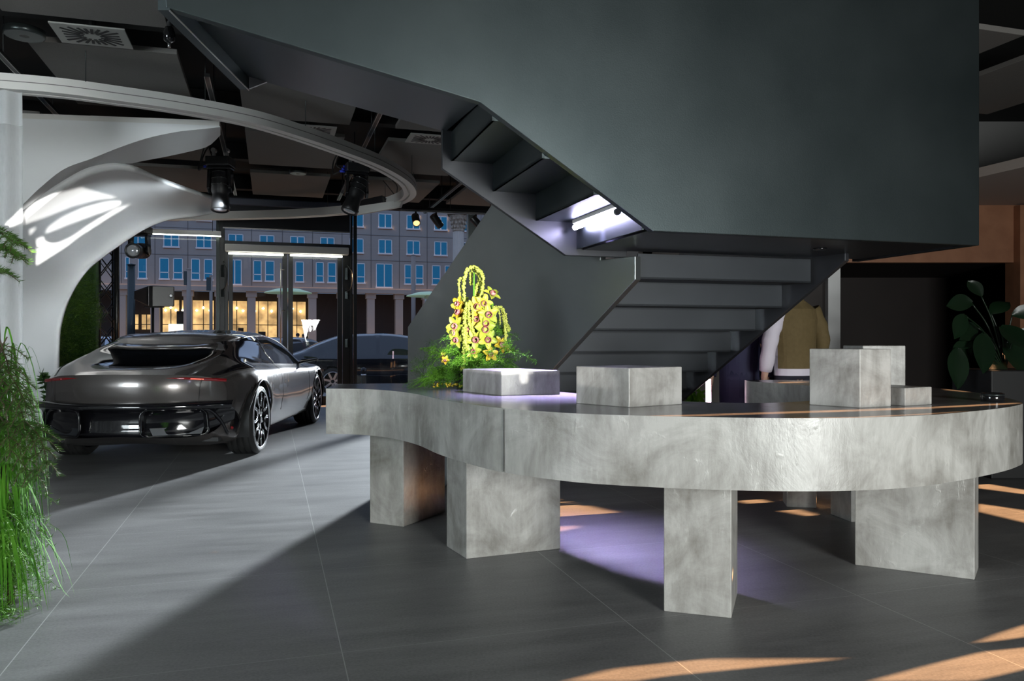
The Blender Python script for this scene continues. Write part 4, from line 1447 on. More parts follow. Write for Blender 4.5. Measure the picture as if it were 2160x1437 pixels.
# bright window outline and B pillar
for sd in (-1, 1):
    pts = [surf(y, 5.0, sd) for y in np.linspace(0.62, 2.80, 30)]
    top_ = [surf(y, 6.0, sd) for y in np.linspace(2.80, 0.62, 30)]
    mb = MB(); mb.tube(top_, 0.007, 6); mb.build('window_trim', 'chrome', car)
    mb = MB(); mb.tube([surf(1.12 - 0.10 * math.sin(t_ * math.pi), 5.0 + t_, sd) for t_ in np.linspace(0, 1, 10)], 0.008, 6); mb.build('pillar_trim', 'chrome', car)
    # door seams
    for yy in (1.05, 2.55):
        mb = MB(); mb.tube([surf(yy + 0.05 * math.sin(t_ * 3), 2.2 + 2.75 * t_, sd) + Vector((sd * 0.0005, 0, 0)) for t_ in np.linspace(0, 1, 24)], 0.003, 5); mb.build('door_seam', 'black', car)
    # camera mirror arm
    mb = MB()
    b0 = surf(2.52, 5.0, sd)
    rows = []
    for t_ in np.linspace(0, 1, 8):
        c = b0 + Vector((sd * 0.26 * t_, -0.02 * t_, 0.05 * t_ + 0.02))
        wd, hh = 0.07 * (1 - 0.5 * t_), 0.020 * (1 - 0.4 * t_)
        rows.append([c + Vector((0, wd * math.cos(a), hh * math.sin(a))) for a in np.linspace(0, 2 * math.pi, 12, endpoint=False)])
    mb.grid(rows, closed=True); mb.f.append(tuple(len(mb.v) - 12 + i for i in range(12))); mb.sm.append(False)
    mb.build('mirror_arm', 'car_black', car)
    # rear deck sail line: dark glossy wedge running from the window to the lamp
    rows = []
    for t_ in np.linspace(0, 1, 16):
        y = 0.0 - 0.92 * t_
        lo, hi = 4.35 + 0.35 * t_ , 5.05 - 0.15 * t_
        rows.append([surf(y, lo + (hi - lo) * s, sd) + Vector((sd * 0.004, -0.003, 0.006)) for s in np.linspace(0, 1, 5)])
    MB().grid(rows).build('sail_panel', 'car_black', car)

# rear fascia ------------------------------------------------------
def rear_y(x): return -1.02 + 0.52 * abs(x) ** 2.4
rim = GR[0]
def half_top(x):
    best = None
    pts = [p for p in rim[:]]
    ups = [p for k_, p in enumerate(pts) if abs(k_ - NP) / NSUB >= 3.0 and p.x * (1 if x >= 0 else -1) >= -1e-6]
    ups.sort(key=lambda p: abs(p.x))
    for a, b in zip(ups[:-1], ups[1:]):
        if abs(a.x) <= abs(x) <= abs(b.x) and abs(b.x) > abs(a.x):
            f = (abs(x) - abs(a.x)) / (abs(b.x) - abs(a.x))
            return a.z + (b.z - a.z) * f
    return ups[-1].z
W0 = 0.868
rows, rows2 = [], []
xsr = [W0 * math.sin(math.pi / 2 * t_) for t_ in np.linspace(-1, 1, 49)]
ZS = 0.60                                  # seam to the black bumper
for t_ in np.linspace(0, 1, 12):
    row = []
    for x in xsr:
        zt = half_top(x)
        zb = ZS + 0.0 * abs(x)
        z = zt + (zb - zt) * t_
        if z > zt: z = zt
        bul = -0.035 * math.sin(math.pi * min(1, t_ * 0.9 + 0.1)) * (1 - (abs(x) / W0) ** 4)
        row.append(Vector((x, rear_y(x) + bul, z)))
    rows.append(row)
MB().grid(rows).build('rear_fascia', 'paint_grand', car)
# thin dark shut line of the tailgate
for sx, x in ((-1, -0.70), (1, 0.66)):
    mb = MB(); mb.tube([Vector((x + 0.03 * sx * (1 - t_), rear_y(x) - 0.037 * math.sin(math.pi * min(1, t_ * .9 + .1)) * (1 - (abs(x) / W0) ** 4) - 0.001, 0.83 - 0.23 * t_)) for t_ in np.linspace(0, 1, 10)], 0.003, 5); mb.build('shut_line', 'black', car)
mb = MB(); mb.tube([Vector((x, rear_y(x) - 0.010, 0.822)) for x in np.linspace(-.76, .76, 40)], 0.0025, 5); mb.build('shut_line', 'black', car)
# black bumper: lip, recess and diffuser
rows = []
bz = [(0.615, 0.0), (0.60, -0.045), (0.57, -0.065), (0.545, -0.03), (0.53, 0.02), (0.42, 0.05), (0.36, 0.03), (0.31, 0.02), (0.28, 0.06), (0.27, 0.35)]
xb = [0.93 * math.sin(math.pi / 2 * t_) for t_ in np.linspace(-1, 1, 49)]
for z, o_ in bz:
    rows.append([Vector((x * (1 if z > 0.33 else 0.93), rear_y(x * 0.93) + o_ + (0.02 * (abs(x)) ** 4), z + (0.07 * max(0, (abs(x) - 0.6) / 0.33) ** 1.5 if z < 0.45 else 0))) for x in xb])
MB().grid(rows).build('rear_bumper', 'car_black', car)
# painted corners below the seam
# two big rounded air outlets framed in gloss black
def outlet(xa, xb_, za, zb, n_=5):
    pts = []
    r = 0.07
    for cx, cz, a0 in ((xb_ - r, zb - r, 0), (xa + r, zb - r, 90), (xa + r, za + r, 180), (xb_ - r, za + r, 270)):
        for k in range(n_ + 1):
            a = math.radians(a0 + 90 * k / n_)
            x, z = cx + r * math.cos(a), cz + r * math.sin(a)
            pts.append((x, z))
    return pts
for xa, xb_ in ((-0.86, -0.36), (0.19, 0.74)):
    o2 = outlet(xa, xb_, 0.29, 0.555)
    loop = [Vector((x + (0.0 if abs(x) < 0.7 else 0.10 * (0.5 - z) * (1 if x > 0 else -1)), rear_y(x) - 0.035, z)) for x, z in o2]
    mb = MB()
    rows = []
    for off, sc in ((0.0, 1.0), (-0.03, 0.985), (-0.03, 0.95), (0.12, 0.93)):
        cx = (xa + xb_) / 2
        rows.append([Vector((cx + (p.x - cx) * sc, p.y + off, 0.42 + (p.z - 0.42) * (sc - (1 - sc) * 0.6))) for p in loop])
    mb.grid(rows, closed=True)
    mb.build('outlet_frame', 'car_black', car)
    mb = MB(); mb.v = [tuple(p) for p in rows[-1]]; mb.f = [tuple(range(len(rows[-1])))]; mb.sm = [False]
    mb.build('outlet_grille', 'black', car)
    mb = MB()
    lo = [Vector((x, rear_y(x) + 0.0, z)) for x, z in ((xa + 0.07, 0.375), (xb_ - 0.04, 0.375), (xb_ - 0.06, 0.305), (xa + 0.1, 0.305))]
    mb.add(lo, [(0, 1, 2, 3)]); mb.build('outlet_blade', 'steel_step', car)
# corner fins at both ends of the bumper
for sd in (-1, 1):
    pr = [(0.70, .53), (0.81, .55), (0.92, .50), (0.95, .40), (0.92, .29), (0.90, .31), (0.915, .40), (0.885, .48), (0.81, .515)]
    mb = MB()
    a = [Vector((sd * x, rear_y(x) + 0.02 + 0.35 * max(0, x - 0.86), z)) for x, z in pr]
    if sd < 0: a = a[::-1]
    mb.slab(a, (0, 0.06, 0)); mb.build('corner_fin', 'car_black', car)
    mb = MB(); mb.tube(cr([Vector((sd * x, rear_y(x) - 0.03 + 0.2 * max(0, x - 0.8), z)) for x, z in ((0.68, 0.55), (0.76, 0.52), (0.83, 0.42), (0.88, 0.28))], 6), 0.016, 8); mb.build('blade', 'car_black', car)
    mb = MB(); mb.lathe([(0.014, 0), (0.016, .008), (0.001, .012)], Vector((sd * 0.90, rear_y(0.90) + 0.03, 0.335)), rot_to((0, -1, 0)), 12); mb.build('reflector', 'lamp_red', car)
# tail lamps
for sd in (-1, 1):
    rows = []
    for t_ in np.linspace(0, 1, 20):
        x = 0.40 + 0.47 * t_
        hh = 0.016 * min(1, t_ * 3.2)
        y = rear_y(x) - 0.014
        z = half_top(x) - 0.026 - 0.006 * t_
        if x > 0.90: z = 0.806
        z = 0.845 - 0.035 * t_ ** 1.5
        rows.append([Vector((sd * x, y + 0.01, z + hh)), Vector((sd * x, y - 0.006, z + hh * .6)), Vector((sd * x, y - 0.006, z - hh * .6)), Vector((sd * x, y + 0.01, z - hh))])
    MB().grid(rows).build('tail_lamp', 'lamp_red', car)
    mb = MB(); mb.tube([Vector((sd * x, rear_y(x) - 0.020, 0.845 - 0.035 * ((x - .40) / .47) ** 1.5)) for x in np.linspace(0.60, 0.70, 6)], 0.006, 6); mb.build('lamp_element', 'lamp_red_dim' if sd > 0 else 'lamp_red', car)
# wheels, arches and underside
for (wy, wz) in WH:
    for sd in (-1, 1):
        xo = 1.035 if wy == 0 else 1.0
        make_wheel(car, Vector((sd * (xo - 0.15), wy, wz)), sd)
        def gs(y, z, sd=sd):
            i = int(np.argmin([abs(q - y) for q in yq]))
            cand = [p for k_, p in enumerate(GR[i]) if p.x * sd > 0.5 and 1.0 < abs(k_ - NP) / NSUB < 5.2]
            b = min(cand, key=lambda p: abs(p.z - z))
            return b.x - sd * 0.004
        arch_lip(car, gs, wy, wz, 0.415, 'paint_grand')
        rows = []
        for a in np.linspace(-20, 200, 30):
            r = 0.43
            rows.append([Vector((sd * x, wy + r * math.cos(math.radians(a)), wz + r * math.sin(math.radians(a)))) for x in (0.60, 0.80, 1.0 if wy else 1.02)])
        mb = MB().grid(rows)
        MBv = [Vector((sd * 0.60, wy, wz))] + [r_[0] for r_ in rows]
        mb.add(MBv, [(0, i + 1, i + 2) for i in range(len(rows) - 1)])
        mb.build('wheel_well', 'black', car)
mb = MB().box((0, 1.6, 0.235), (1.6, 4.6, 0.04)); mb.build('underbody', 'black', car)
# seat backs glimpsed through the rear glass are hidden by the dark glass

# ------------------------------------------------------------------ ordinary street cars
S2 = [
 (-.95, [(0, .32), (.60, .32), (.74, .42), (.78, .60), (.74, .80), (.68, .92), (.55, .97), (.28, .985), (0, .99)]),
 (-.75, [(0, .22), (.72, .24), (.82, .40), (.86, .62), (.84, .84), (.78, .97), (.60, 1.03), (.30, 1.045), (0, 1.05)]),
 (-.3, [(0, .2), (.78, .22), (.86, .40), (.89, .62), (.87, .86), (.80, .98), (.64, 1.20), (.34, 1.25), (0, 1.26)]),
 (.3, [(0, .2), (.80, .22), (.87, .38), (.90, .60), (.88, .85), (.82, .96), (.62, 1.38), (.34, 1.43), (0, 1.44)]),
 (1.2, [(0, .2), (.80, .22), (.86, .36), (.89, .58), (.87, .84), (.82, .95), (.62, 1.41), (.34, 1.465), (0, 1.475)]),
 (1.9, [(0, .2), (.80, .22), (.87, .38), (.90, .58), (.88, .84), (.81, .93), (.62, 1.34), (.34, 1.40), (0, 1.41)]),
 (2.5, [(0, .2), (.80, .22), (.88, .38), (.90, .58), (.87, .83), (.78, .91), (.68, 1.02), (.35, 1.05), (0, 1.06)]),
 (3.1, [(0, .2), (.76, .22), (.86, .38), (.88, .56), (.83, .80), (.72, .87), (.55, .90), (.28, .92), (0, .925)]),
 (3.55, [(0, .28), (.55, .28), (.66, .38), (.70, .52), (.64, .68), (.56, .74), (.42, .76), (.2, .77), (0, .775)]),
]
def street_car(loc, rz, lab, paint, sc=1.0, lit=False, headlit=False):
    t = thing('parked_car', lab, 'car', loc, rz, 'cars standing in the street', world=False)
    t.scale = (sc, sc, sc)
    yq2, g2 = car_shell(S2, 3, 0.09, 0.12, 0.3)
    WH2 = [(0.0, 0.32), (2.7, 0.32)]
    gn = punch(g2, WH2, 0.36)
    np2 = 24
    pj2 = lambda j: abs((j + 0.5) - np2) / 3
    yc = lambda i: (yq2[i] + yq2[i + 1]) / 2
    side = lambda i, j: 5 < pj2(j) < 6 and -0.25 < yc(i) < 2.25 and not (1.0 < yc(i) < 1.12)
    fr = lambda i, j: pj2(j) > 6 and (1.75 < yc(i) < 2.5 or -0.65 < yc(i) < 0.1)
    region_mesh(g2, lambda i, j: not side(i, j) and not fr(i, j), gn).build('body', paint, t)
    build_split(region_mesh(g2, side, gn), 'side_window', 'car_glass', t)
    build_split(region_mesh(g2, fr, gn), 'windscreen', 'car_glass', t)
    mb = MB(); mb.v = [tuple(p) for p in g2[0]]; mb.f = [tuple(range(len(g2[0])))]; mb.sm = [False]; mb.build('tail', paint, t)
    mb = MB(); mb.v = [tuple(p) for p in g2[-1]]; mb.f = [tuple(range(len(g2[-1]) - 1, -1, -1))]; mb.sm = [False]; mb.build('nose', 'black_plastic', t)
    for wy, wz in WH2:
        for sd in (-1, 1): make_wheel(t, Vector((sd * 0.79, wy, wz)), sd, 0.32, 0.23, 0.2, detail=False)
    for sd in (-1, 1):
        MB().box((sd * 0.64, -0.93, 0.82), (0.22, 0.06, 0.12)).build('tail_lamp', 'lamp_red_lit' if lit else 'lamp_red', t, bevel=0.02)
        MB().box((sd * 0.56, 3.50, 0.64), (0.22, 0.12, 0.10)).build('headlamp', 'lamp_warm' if headlit else 'lens', t, bevel=0.02)
        MB().box((sd * 0.95, 1.95, 0.98), (0.18, 0.08, 0.10)).build('wing_mirror', paint, t, bevel=0.02)
    MB().box((0, 1.3, 0.24), (1.3, 3.6, 0.05)).build('underbody', 'black', t)
    return t
# ================================================================== plants
rnd = random.Random(11)
M['fir'] = mat('fir_needles', (0.035, 0.10, 0.016), 0.6, spec=0.25, noise=(9, (0.09, 0.19, 0.03), 0.2))
M['grass'] = mat('long_grass_blade', (0.05, 0.18, 0.014), 0.7, spec=0.05, noise=(6, (0.12, 0.32, 0.035), 0.2))
M['fern'] = mat('asparagus_fern', (0.06, 0.19, 0.015), 0.65, spec=0.2, noise=(7, (0.14, 0.32, 0.03), 0.2))
M['fern_dark'] = mat('dark_fern', (0.02, 0.06, 0.015), 0.5, noise=(7, (0.06, 0.13, 0.03), 0.2))
M['hedge'] = mat('bright_moss_foliage', (0.035, 0.10, 0.012), 0.6, noise=(4, (0.13, 0.26, 0.03), 0.2))
M['bark'] = mat('brown_twig', (0.07, 0.045, 0.025), 0.7)
M['amaranth'] = mat('yellow_green_amaranth', (0.26, 0.32, 0.04), 0.6, noise=(40, (0.42, 0.44, 0.08), 0.2))
M['petal'] = mat('lime_yellow_petal', (0.22, 0.32, 0.03), 0.5, noise=(14, (0.40, 0.40, 0.04), 0.2))
M['petal_y'] = mat('golden_yellow_petal', (0.52, 0.36, 0.015), 0.5, noise=(14, (0.58, 0.44, 0.03), 0.2))
M['petal_g'] = mat('lime_green_petal', (0.13, 0.24, 0.02), 0.5, noise=(14, (0.26, 0.34, 0.035), 0.2))
M['lip'] = mat('pink_spotted_lip', (0.46, 0.26, 0.24), 0.45, noise=(60, (0.25, 0.04, 0.05), 0.15))
M['leaf_big'] = mat('dark_glossy_leaf', (0.004, 0.012, 0.005), 0.35, noise=(4, (0.006, 0.020, 0.007), 0.3))

def leafq(mb, base, d, L_, w_, nrm=None, k=2, droop=0.0):
    """slim pointed leaf as a small strip"""
    d = Vector(d).normalized()
    n_ = Vector(nrm) if nrm is not None else d.orthogonal()
    s = d.cross(n_)
    if s.length < 1e-6: s = d.orthogonal()
    s.normalize()
    b = len(mb.v)
    for i in range(k + 1):
        t = i / k
        c = Vector(base) + d * (L_ * t) + Vector((0, 0, -droop * t * t * L_))
        ww = w_ * (1 - t) ** 0.7 * (0.6 + 0.8 * min(1, t * 3)) / 2 if i < k else 0
        if i < k:
            mb.v += [tuple(c - s * ww), tuple(c + s * ww)]
        else:
            mb.v.append(tuple(c))
    for i in range(k - 1):
        mb.f.append((b + 2 * i, b + 2 * i + 1, b + 2 * i + 3, b + 2 * i + 2)); mb.sm.append(True)
    mb.f.append((b + 2 * (k - 1), b + 2 * (k - 1) + 1, b + 2 * k)); mb.sm.append(True)

def rdir(r):
    while True:
        v = Vector((r.uniform(-1, 1), r.uniform(-1, 1), r.uniform(-1, 1)))
        if 0.05 < v.length < 1: return v.normalized()

def fir_branch(mbn, mbw, pts, r, side=True, need=0.020, dens=420, sub=0.16):
    c = cr(pts, 8)
    mbw.tube(c, [0.005 * (1 - 0.7 * i / len(c)) for i in range(len(c))], 5)
    def needles(c, dens):
        ln = sum((c[i + 1] - c[i]).length for i in range(len(c) - 1))
        for _ in range(int(ln * dens)):
            t = r.random() * (len(c) - 1.001)
            i = int(t); p = c[i].lerp(c[i + 1], t - i)
            tg = (c[i + 1] - c[i]).normalized()
            v = rdir(r); v = (v - tg * v.dot(tg)); v.normalize()
            leafq(mbn, p, (tg * 0.75 + v), need * r.uniform(0.8, 1.15), 0.0062, k=1)
    needles(c, dens)
    if side:
        for i in range(4, len(c) - 2, 4):
            tg = (c[i + 1] - c[i - 1]).normalized()
            for sg in (-1, 1):
                sd = tg.cross(Vector((0, 0, 1)))
                if sd.length < 0.2: sd = tg.cross(Vector((0, 1, 0)))
                sd.normalize()
                L_ = sub * (1 - 0.5 * i / len(c)) * r.uniform(0.7, 1.2)
                d = (tg * 0.8 + sd * sg * 0.8).normalized()
                q = [c[i], c[i] + d * L_ * 0.5, c[i] + d * L_ + Vector((0, 0, -0.25 * L_))]
                q = cr(q, 4)
                mbw.tube(q, 0.002, 4)
                needles(q, dens)

def plume(mb, base, d, L_, r, w_=0.09, n=26, droop=0.4, leaf=0.028, lw=0.005):
    """feathery asparagus-fern plume: stem with side twigs and fine leaves"""
    d = Vector(d).normalized()
    pts = [Vector(base) + d * (L_ * t) + Vector((0, 0, -droop * L_ * t * t)) for t in np.linspace(0, 1, 7)]
    c = cr(pts, 4)
    mb.tube(c, [0.0028 * (1 - 0.8 * i / len(c)) for i in range(len(c))], 4, cap=False)
    for i in range(n):
        t = 0.12 + 0.88 * i / n
        k = min(int(t * (len(c) - 1)), len(c) - 2)
        p = c[k].lerp(c[k + 1], t * (len(c) - 1) - k)
        tg = (c[k + 1] - c[k]).normalized()
        v = rdir(r); v = v - tg * v.dot(tg); v.z *= 0.6; v.normalize()
        dd = (tg * 0.5 + v).normalized()
        l2 = w_ * (1.1 - 0.8 * t) * r.uniform(0.7, 1.2)
        e = p + dd * l2
        m_ = max(3, int(l2 / 0.010))
        for q in range(m_):
            b = p.lerp(e, (q + 0.5) / m_)
            leafq(mb, b, (dd * 0.6 + rdir(r)).normalized(), leaf * r.uniform(0.6, 1.1), lw, k=1)

# ------------------------------------------------------------------ greenery in the left foreground
t = thing('greenery_clump', 'tall clump of fir branches, grass and fern at left edge', 'plant', (-2.35, 3.55, 0))
base = Vector((-2.38, 3.62, 0))
stem = MB()
for k in range(7):
    a = k * 0.9
    stem.tube(cr([base + Vector((0.10 * math.cos(a), 0.10 * math.sin(a), 0)), base + Vector((0.06 * math.cos(a), 0.06 * math.sin(a), 0.8)), base + Vector((-0.03 + 0.05 * math.cos(a), 0, 1.75))], 6), 0.012, 6)
stem.build('stem', 'bark', t)
fpx = [  # branches as they are seen: list of image points with depth
    [(-25, 470, 3.5), (0, 490, 3.45), (22, 506, 3.4), (38, 517, 3.38)],
    [(-30, 505, 3.5), (-5, 520, 3.45), (20, 532, 3.4), (40, 548, 3.38)],
    [(-30, 560, 3.5), (-12, 568, 3.45), (4, 578, 3.42)],
    [(-20, 755, 3.5), (8, 775, 3.42), (30, 805, 3.36), (48, 838, 3.33), (58, 862, 3.33)],
    [(-10, 790, 3.5), (20, 820, 3.42), (45, 868, 3.35), (52, 905, 3.33)],
    [(0, 900, 3.55), (35, 892, 3.45), (70, 905, 3.38), (92, 945, 3.33), (100, 1000, 3.32)],
    [(5, 905, 3.55), (45, 900, 3.5), (70, 930, 3.44), (78, 985, 3.4), (76, 1015, 3.4)],
    [(0, 880, 3.5), (25, 910, 3.44), (45, 960, 3.4), (56, 1010, 3.38)],
    [(-10, 830, 3.5), (10, 860, 3.42), (18, 920, 3.38), (22, 975, 3.38)],
    [(-10, 720, 3.5), (2, 735, 3.45), (14, 760, 3.42), (22, 800, 3.40)],
    [(-15, 770, 3.6), (3, 800, 3.55), (14, 850, 3.5), (26, 905, 3.48)],
]
for b in fpx:
    n_, w_ = MB(), MB()
    fir_branch(n_, w_, [P(*q) for q in b], rnd, need=0.026, dens=800, sub=0.12)
    o = n_.build('fir_branch', 'fir', t)
    w_.build('twig', 'bark', o)
mb = MB()
for k in range(520):
    a, r0 = rnd.uniform(0, 6.28), 0.02 + 0.17 * rnd.random() ** 0.6
    b = base + Vector((r0 * math.cos(a) - 0.02, r0 * math.sin(a) - 0.05, 0))
    z0 = rnd.uniform(0.0, 0.72) if rnd.random() < 0.75 else rnd.uniform(0.6, 1.0)
    hh = rnd.uniform(0.15, 0.42)
    out = Vector((math.cos(a), math.sin(a), 0)) * rnd.uniform(0.05, 0.17) * (1.2 if z0 < 0.3 else 0.7)
    p0 = b + Vector((0, 0, z0)); p1 = p0 + out * 0.35 + Vector((0, 0, hh * 0.7)); p2 = p0 + out + Vector((0, 0, hh * 0.15)); p3 = p0 + out * 1.25 + Vector((0, 0, -hh * 1.1))
    if p3.z < 0.01: p3.z = 0.01
    if p2.z < 0.02: p2.z = 0.02
    c = cr([p0, p1, p2, p3], 4)
    rows = []
    sd = Vector((-math.sin(a), math.cos(a), 0))
    for i, p in enumerate(c):
        ww = 0.0048 * math.sin(math.pi * (0.12 + 0.86 * i / (len(c) - 1)))
        rows.append([p - sd * ww, p + sd * ww])
    mb.grid(rows)
o = mb.build('long_grass', 'grass', t); o['kind'] = 'stuff'
mb = MB()
for k in range(260):
    a = rnd.uniform(0, 6.28)
    r0 = 0.16 * math.sqrt(rnd.random())
    b = base + Vector((r0 * math.cos(a) - 0.03, r0 * math.sin(a) - 0.1, rnd.uniform(0.0, 0.55)))
    plume(mb, b, (math.cos(a), math.sin(a), rnd.uniform(-0.1, 0.6)), rnd.uniform(0.12, 0.26), rnd, w_=0.06, n=24, droop=0.7, leaf=0.03, lw=0.007)
for p in mb.v[:0]: pass
mb.v = [(x, y, max(z, 0.004)) for x, y, z in mb.v]
o = mb.build('fern_fronds', 'fern', t); o['kind'] = 'stuff'
mb = MB()
for q in ([(0, 740, 3.4), (8, 724, 3.38), (15, 711, 3.37)], [(0, 745, 3.4), (6, 735, 3.38), (-2, 712, 3.37)]):
    mb.tube([P(*k) for k in q], 0.003, 5)
mb.build('bare_twig', 'bark', t)

# ------------------------------------------------------------------ green moss wall behind the arch
t = thing('foliage_wall', 'tall bright green foliage panel behind the white arch', 'green wall', P(165, 800, 11.9).xy.to_3d())
mb = MB()
c0, c1 = P(95, 0, 12.2), P(216, 0, 12.3)
for k in range(5200):
    s, z = rnd.random(), rnd.uniform(0.0, 2.75)
    p = c0.lerp(c1, s); p.z = z
    edge = 0.10 * math.sin(z * 5) + 0.06 * math.sin(z * 13)
    if s > 0.9: p.x += edge * 0.6
    p.y += -0.05 - rnd.random() * 0.25 * (0.4 + abs(math.sin(s * 9 + z * 4)))
    for q in range(3):
        d = (rdir(rnd) + Vector((0, -0.6, 0.25))).normalized()
        leafq(mb, p, d, rnd.uniform(0.05, 0.12), 0.016, k=1)
o = mb.build('foliage', 'hedge', t); o['kind'] = 'stuff'
mb = MB(); mb.slab([(c0.x, c0.y, 0), (c1.x - 0.1, c1.y, 0), (c1.x - 0.1, c1.y, 2.75), (c0.x, c0.y, 2.75)], (0, 0.08, 0)); mb.build('backing_panel', 'fern_dark', t)
# little plants at the foot of the white wall
t = thing('ivy_tuft', 'small green tuft at foot of the white wall beside car', 'plant', P(95, 905, 9.9))
mb = MB()
b = P(92, 908, 9.9); b.z = 0.0
for k in range(26):
    a = rnd.uniform(0, 6.28)
    plume(mb, b + Vector((rnd.uniform(-.15, .12), rnd.uniform(-.05, .05), 0.02)), (math.cos(a) * .7, math.sin(a) * .3, rnd.uniform(0.5, 1.6)), rnd.uniform(0.12, 0.32), rnd, w_=0.08, n=12, leaf=0.035, lw=0.012)
mb.v = [(x, y, max(z, 0.004)) for x, y, z in mb.v]
o = mb.build('fern_fronds', 'fern_dark', t); o['kind'] = 'stuff'
mb = MB()
for q in ([(104, 880, 9.95), (104, 850, 9.95), (97, 815, 9.97), (88, 790, 9.97)],):
    c = cr([P(*k) for k in q], 6); mb.tube(c, 0.006, 5)
    for p in c[4:]:
        for k in range(6): leafq(mb, p, rdir(rnd), 0.10, 0.045, k=2)
mb.build('climbing_stem', 'fern_dark', t)

# ------------------------------------------------------------------ flower arrangement on the table
fl = thing('flower_arrangement', 'tall arrangement of yellow green orchids and trailing amaranth in fern', 'flowers', (-0.24, 5.02, 0.9))
FY = 5.0
def F(px, py, dy=0.0): return P(px, py, FY + dy)
mb = MB()
core = F(1000, 800)
for k in range(120):
    a = rnd.uniform(0, 6.28)
    px = min(1065, max(930, rnd.gauss(1000, 42))); py = max(742, 805 - abs(rnd.gauss(0, 38)))
    b = F(px, min(py, 808), rnd.uniform(-0.16, 0.16))
    out = Vector(((px - 1000) / 110 + math.cos(a) * .6, math.sin(a) * .8, rnd.uniform(-0.2, 0.9)))
    plume(mb, b, out, rnd.uniform(0.10, 0.22), rnd, w_=0.06, n=30, droop=0.5, leaf=0.024, lw=0.0075)
for q in range(40):
    plume(mb, F(rnd.uniform(960, 1050), rnd.uniform(690, 760), rnd.uniform(.0, .1)), (rnd.uniform(-.7, .7), rnd.uniform(-.3, .5), rnd.uniform(-.1, .8)), rnd.uniform(0.10, 0.18), rnd, w_=0.06, n=24, droop=0.5, leaf=0.024, lw=0.007)
for q in range(16):
    plume(mb, F(rnd.uniform(905, 985), 800, rnd.uniform(-.1, .1)), (-1, rnd.uniform(-.4, .4), rnd.uniform(-.1, .5)), rnd.uniform(0.12, 0.24), rnd, w_=0.06, n=22, droop=0.5, leaf=0.018, lw=0.004)
for q in range(18):
    plume(mb, F(rnd.uniform(1010, 1060), rnd.uniform(755, 790), rnd.uniform(-.05, .1)), (1, rnd.uniform(-.4, .4), rnd.uniform(-.2, .5)), rnd.uniform(0.10, 0.22), rnd, w_=0.05, n=20, droop=0.8, leaf=0.018, lw=0.004)
mb.v = [(x, max(y, 4.80) if (z < 1.07 and x > -0.33) else y, max(z, 0.904)) for x, y, z in mb.v]
o = mb.build('fern_fronds', 'fern', fl); o['kind'] = 'stuff'
mb = MB()
for q in range(9):
    plume(mb, F(906 + rnd.uniform(-16, 12), rnd.uniform(735, 800), 0.12), (rnd.uniform(-.5, .3), 0.2, rnd.uniform(.2, 1)), rnd.uniform(0.1, 0.2), rnd, w_=0.06, n=20, droop=0.3, leaf=0.018, lw=0.004)
o = mb.build('dark_fern_sprays', 'fern_dark', fl); o['kind'] = 'stuff'
mb = MB()
mb.lathe([(0.09, 0.0), (0.11, 0.03), (0.10, 0.10), (0.08, 0.12)], (F(995, 800).x, FY, 0.9), n=24); mb.build('bowl', 'black_plastic', fl)
mb = MB()
for px, py in ((985, 640), (1000, 575), (1040, 640), (1015, 620)):
    c = cr([F(995, 790), F((995 + px) / 2, 720), F(px, py)], 6); mb.tube(c, 0.006, 6)
mb.build('stem', 'fern', fl)
def amaranth(path, dy=0.0, r0=0.011):
    c = cr([F(x, y, dy) for x, y in path], 10)
    mb = MB()
    mb.tube(c, [r0 * 0.7] * len(c), 7)
    ln = sum((c[i + 1] - c[i]).length for i in range(len(c) - 1))
    n = int(ln * 420)
    for k in range(n):
        tq = rnd.random() * (len(c) - 1.001); i = int(tq); p = c[i].lerp(c[i + 1], tq - i)
        p = p + rdir(rnd) * r0 * 0.95
        rr_ = r0 * rnd.uniform(0.45, 0.75)
        mb.lathe([(0.0005, -rr_), (rr_ * .8, -rr_ * .5), (rr_, 0), (rr_ * .8, rr_ * .5), (0.0005, rr_)], p, n=5)
    return mb.build('amaranth_strand', 'amaranth', fl)
am = [
    ([(997, 563), (985, 571), (978, 600), (981, 640), (983, 665)], -0.02, .010),
    ([(980, 590), (969, 590), (969, 620), (974, 665)], 0.0, .008),
    ([(1001, 565), (1012, 575), (1016, 600), (1014, 640)], 0.02, .014),
    ([(1003, 566), (1014, 590), (1003, 615), (1000, 660)], 0.04, .014),
    ([(1000, 564), (993, 580), (994, 600)], 0.05, .010),
    ([(1005, 568), (1018, 580), (1018, 605), (1012, 630)], -0.03, .009),
    ([(985, 640), (981, 670), (982, 710), (979, 740), (976, 780)], -0.08, .012),
    ([(990, 635), (988, 650), (990, 680), (994, 695)], -0.09, .009),
    ([(992, 635), (997, 660), (997, 690), (1001, 705)], -0.09, .008),
    ([(1040, 650), (1055, 648), (1064, 660), (1068, 680), (1074, 700)], 0.0, .010),
    ([(1058, 650), (1064, 680), (1062, 705)], 0.02, .009),
    ([(1062, 665), (1066, 700), (1068, 730), (1075, 742)], -0.02, .010),
    ([(1050, 650), (1054, 665), (1055, 685)], 0.0, .006),
    ([(1046, 652), (1045, 668), (1046, 682)], 0.01, .006),
    ([(978, 690), (980, 712), (984, 735)], -0.1, .014),
    ([(1025, 715), (1030, 730), (1028, 745)], -0.05, .010),
]
for p_, dy, r0 in am: amaranth(p_, dy, r0)
mb = MB(); mb.tube(cr([F(979, 577), F(990, 566), F(998, 561), (F(1006, 564)), F(1012, 570)], 6), 0.006, 6); mb.tube(cr([F(1040, 665), F(1046, 650), F(1056, 648), F(1062, 654)], 6), 0.005, 6); mb.build('arched_stem', 'amaranth', fl)
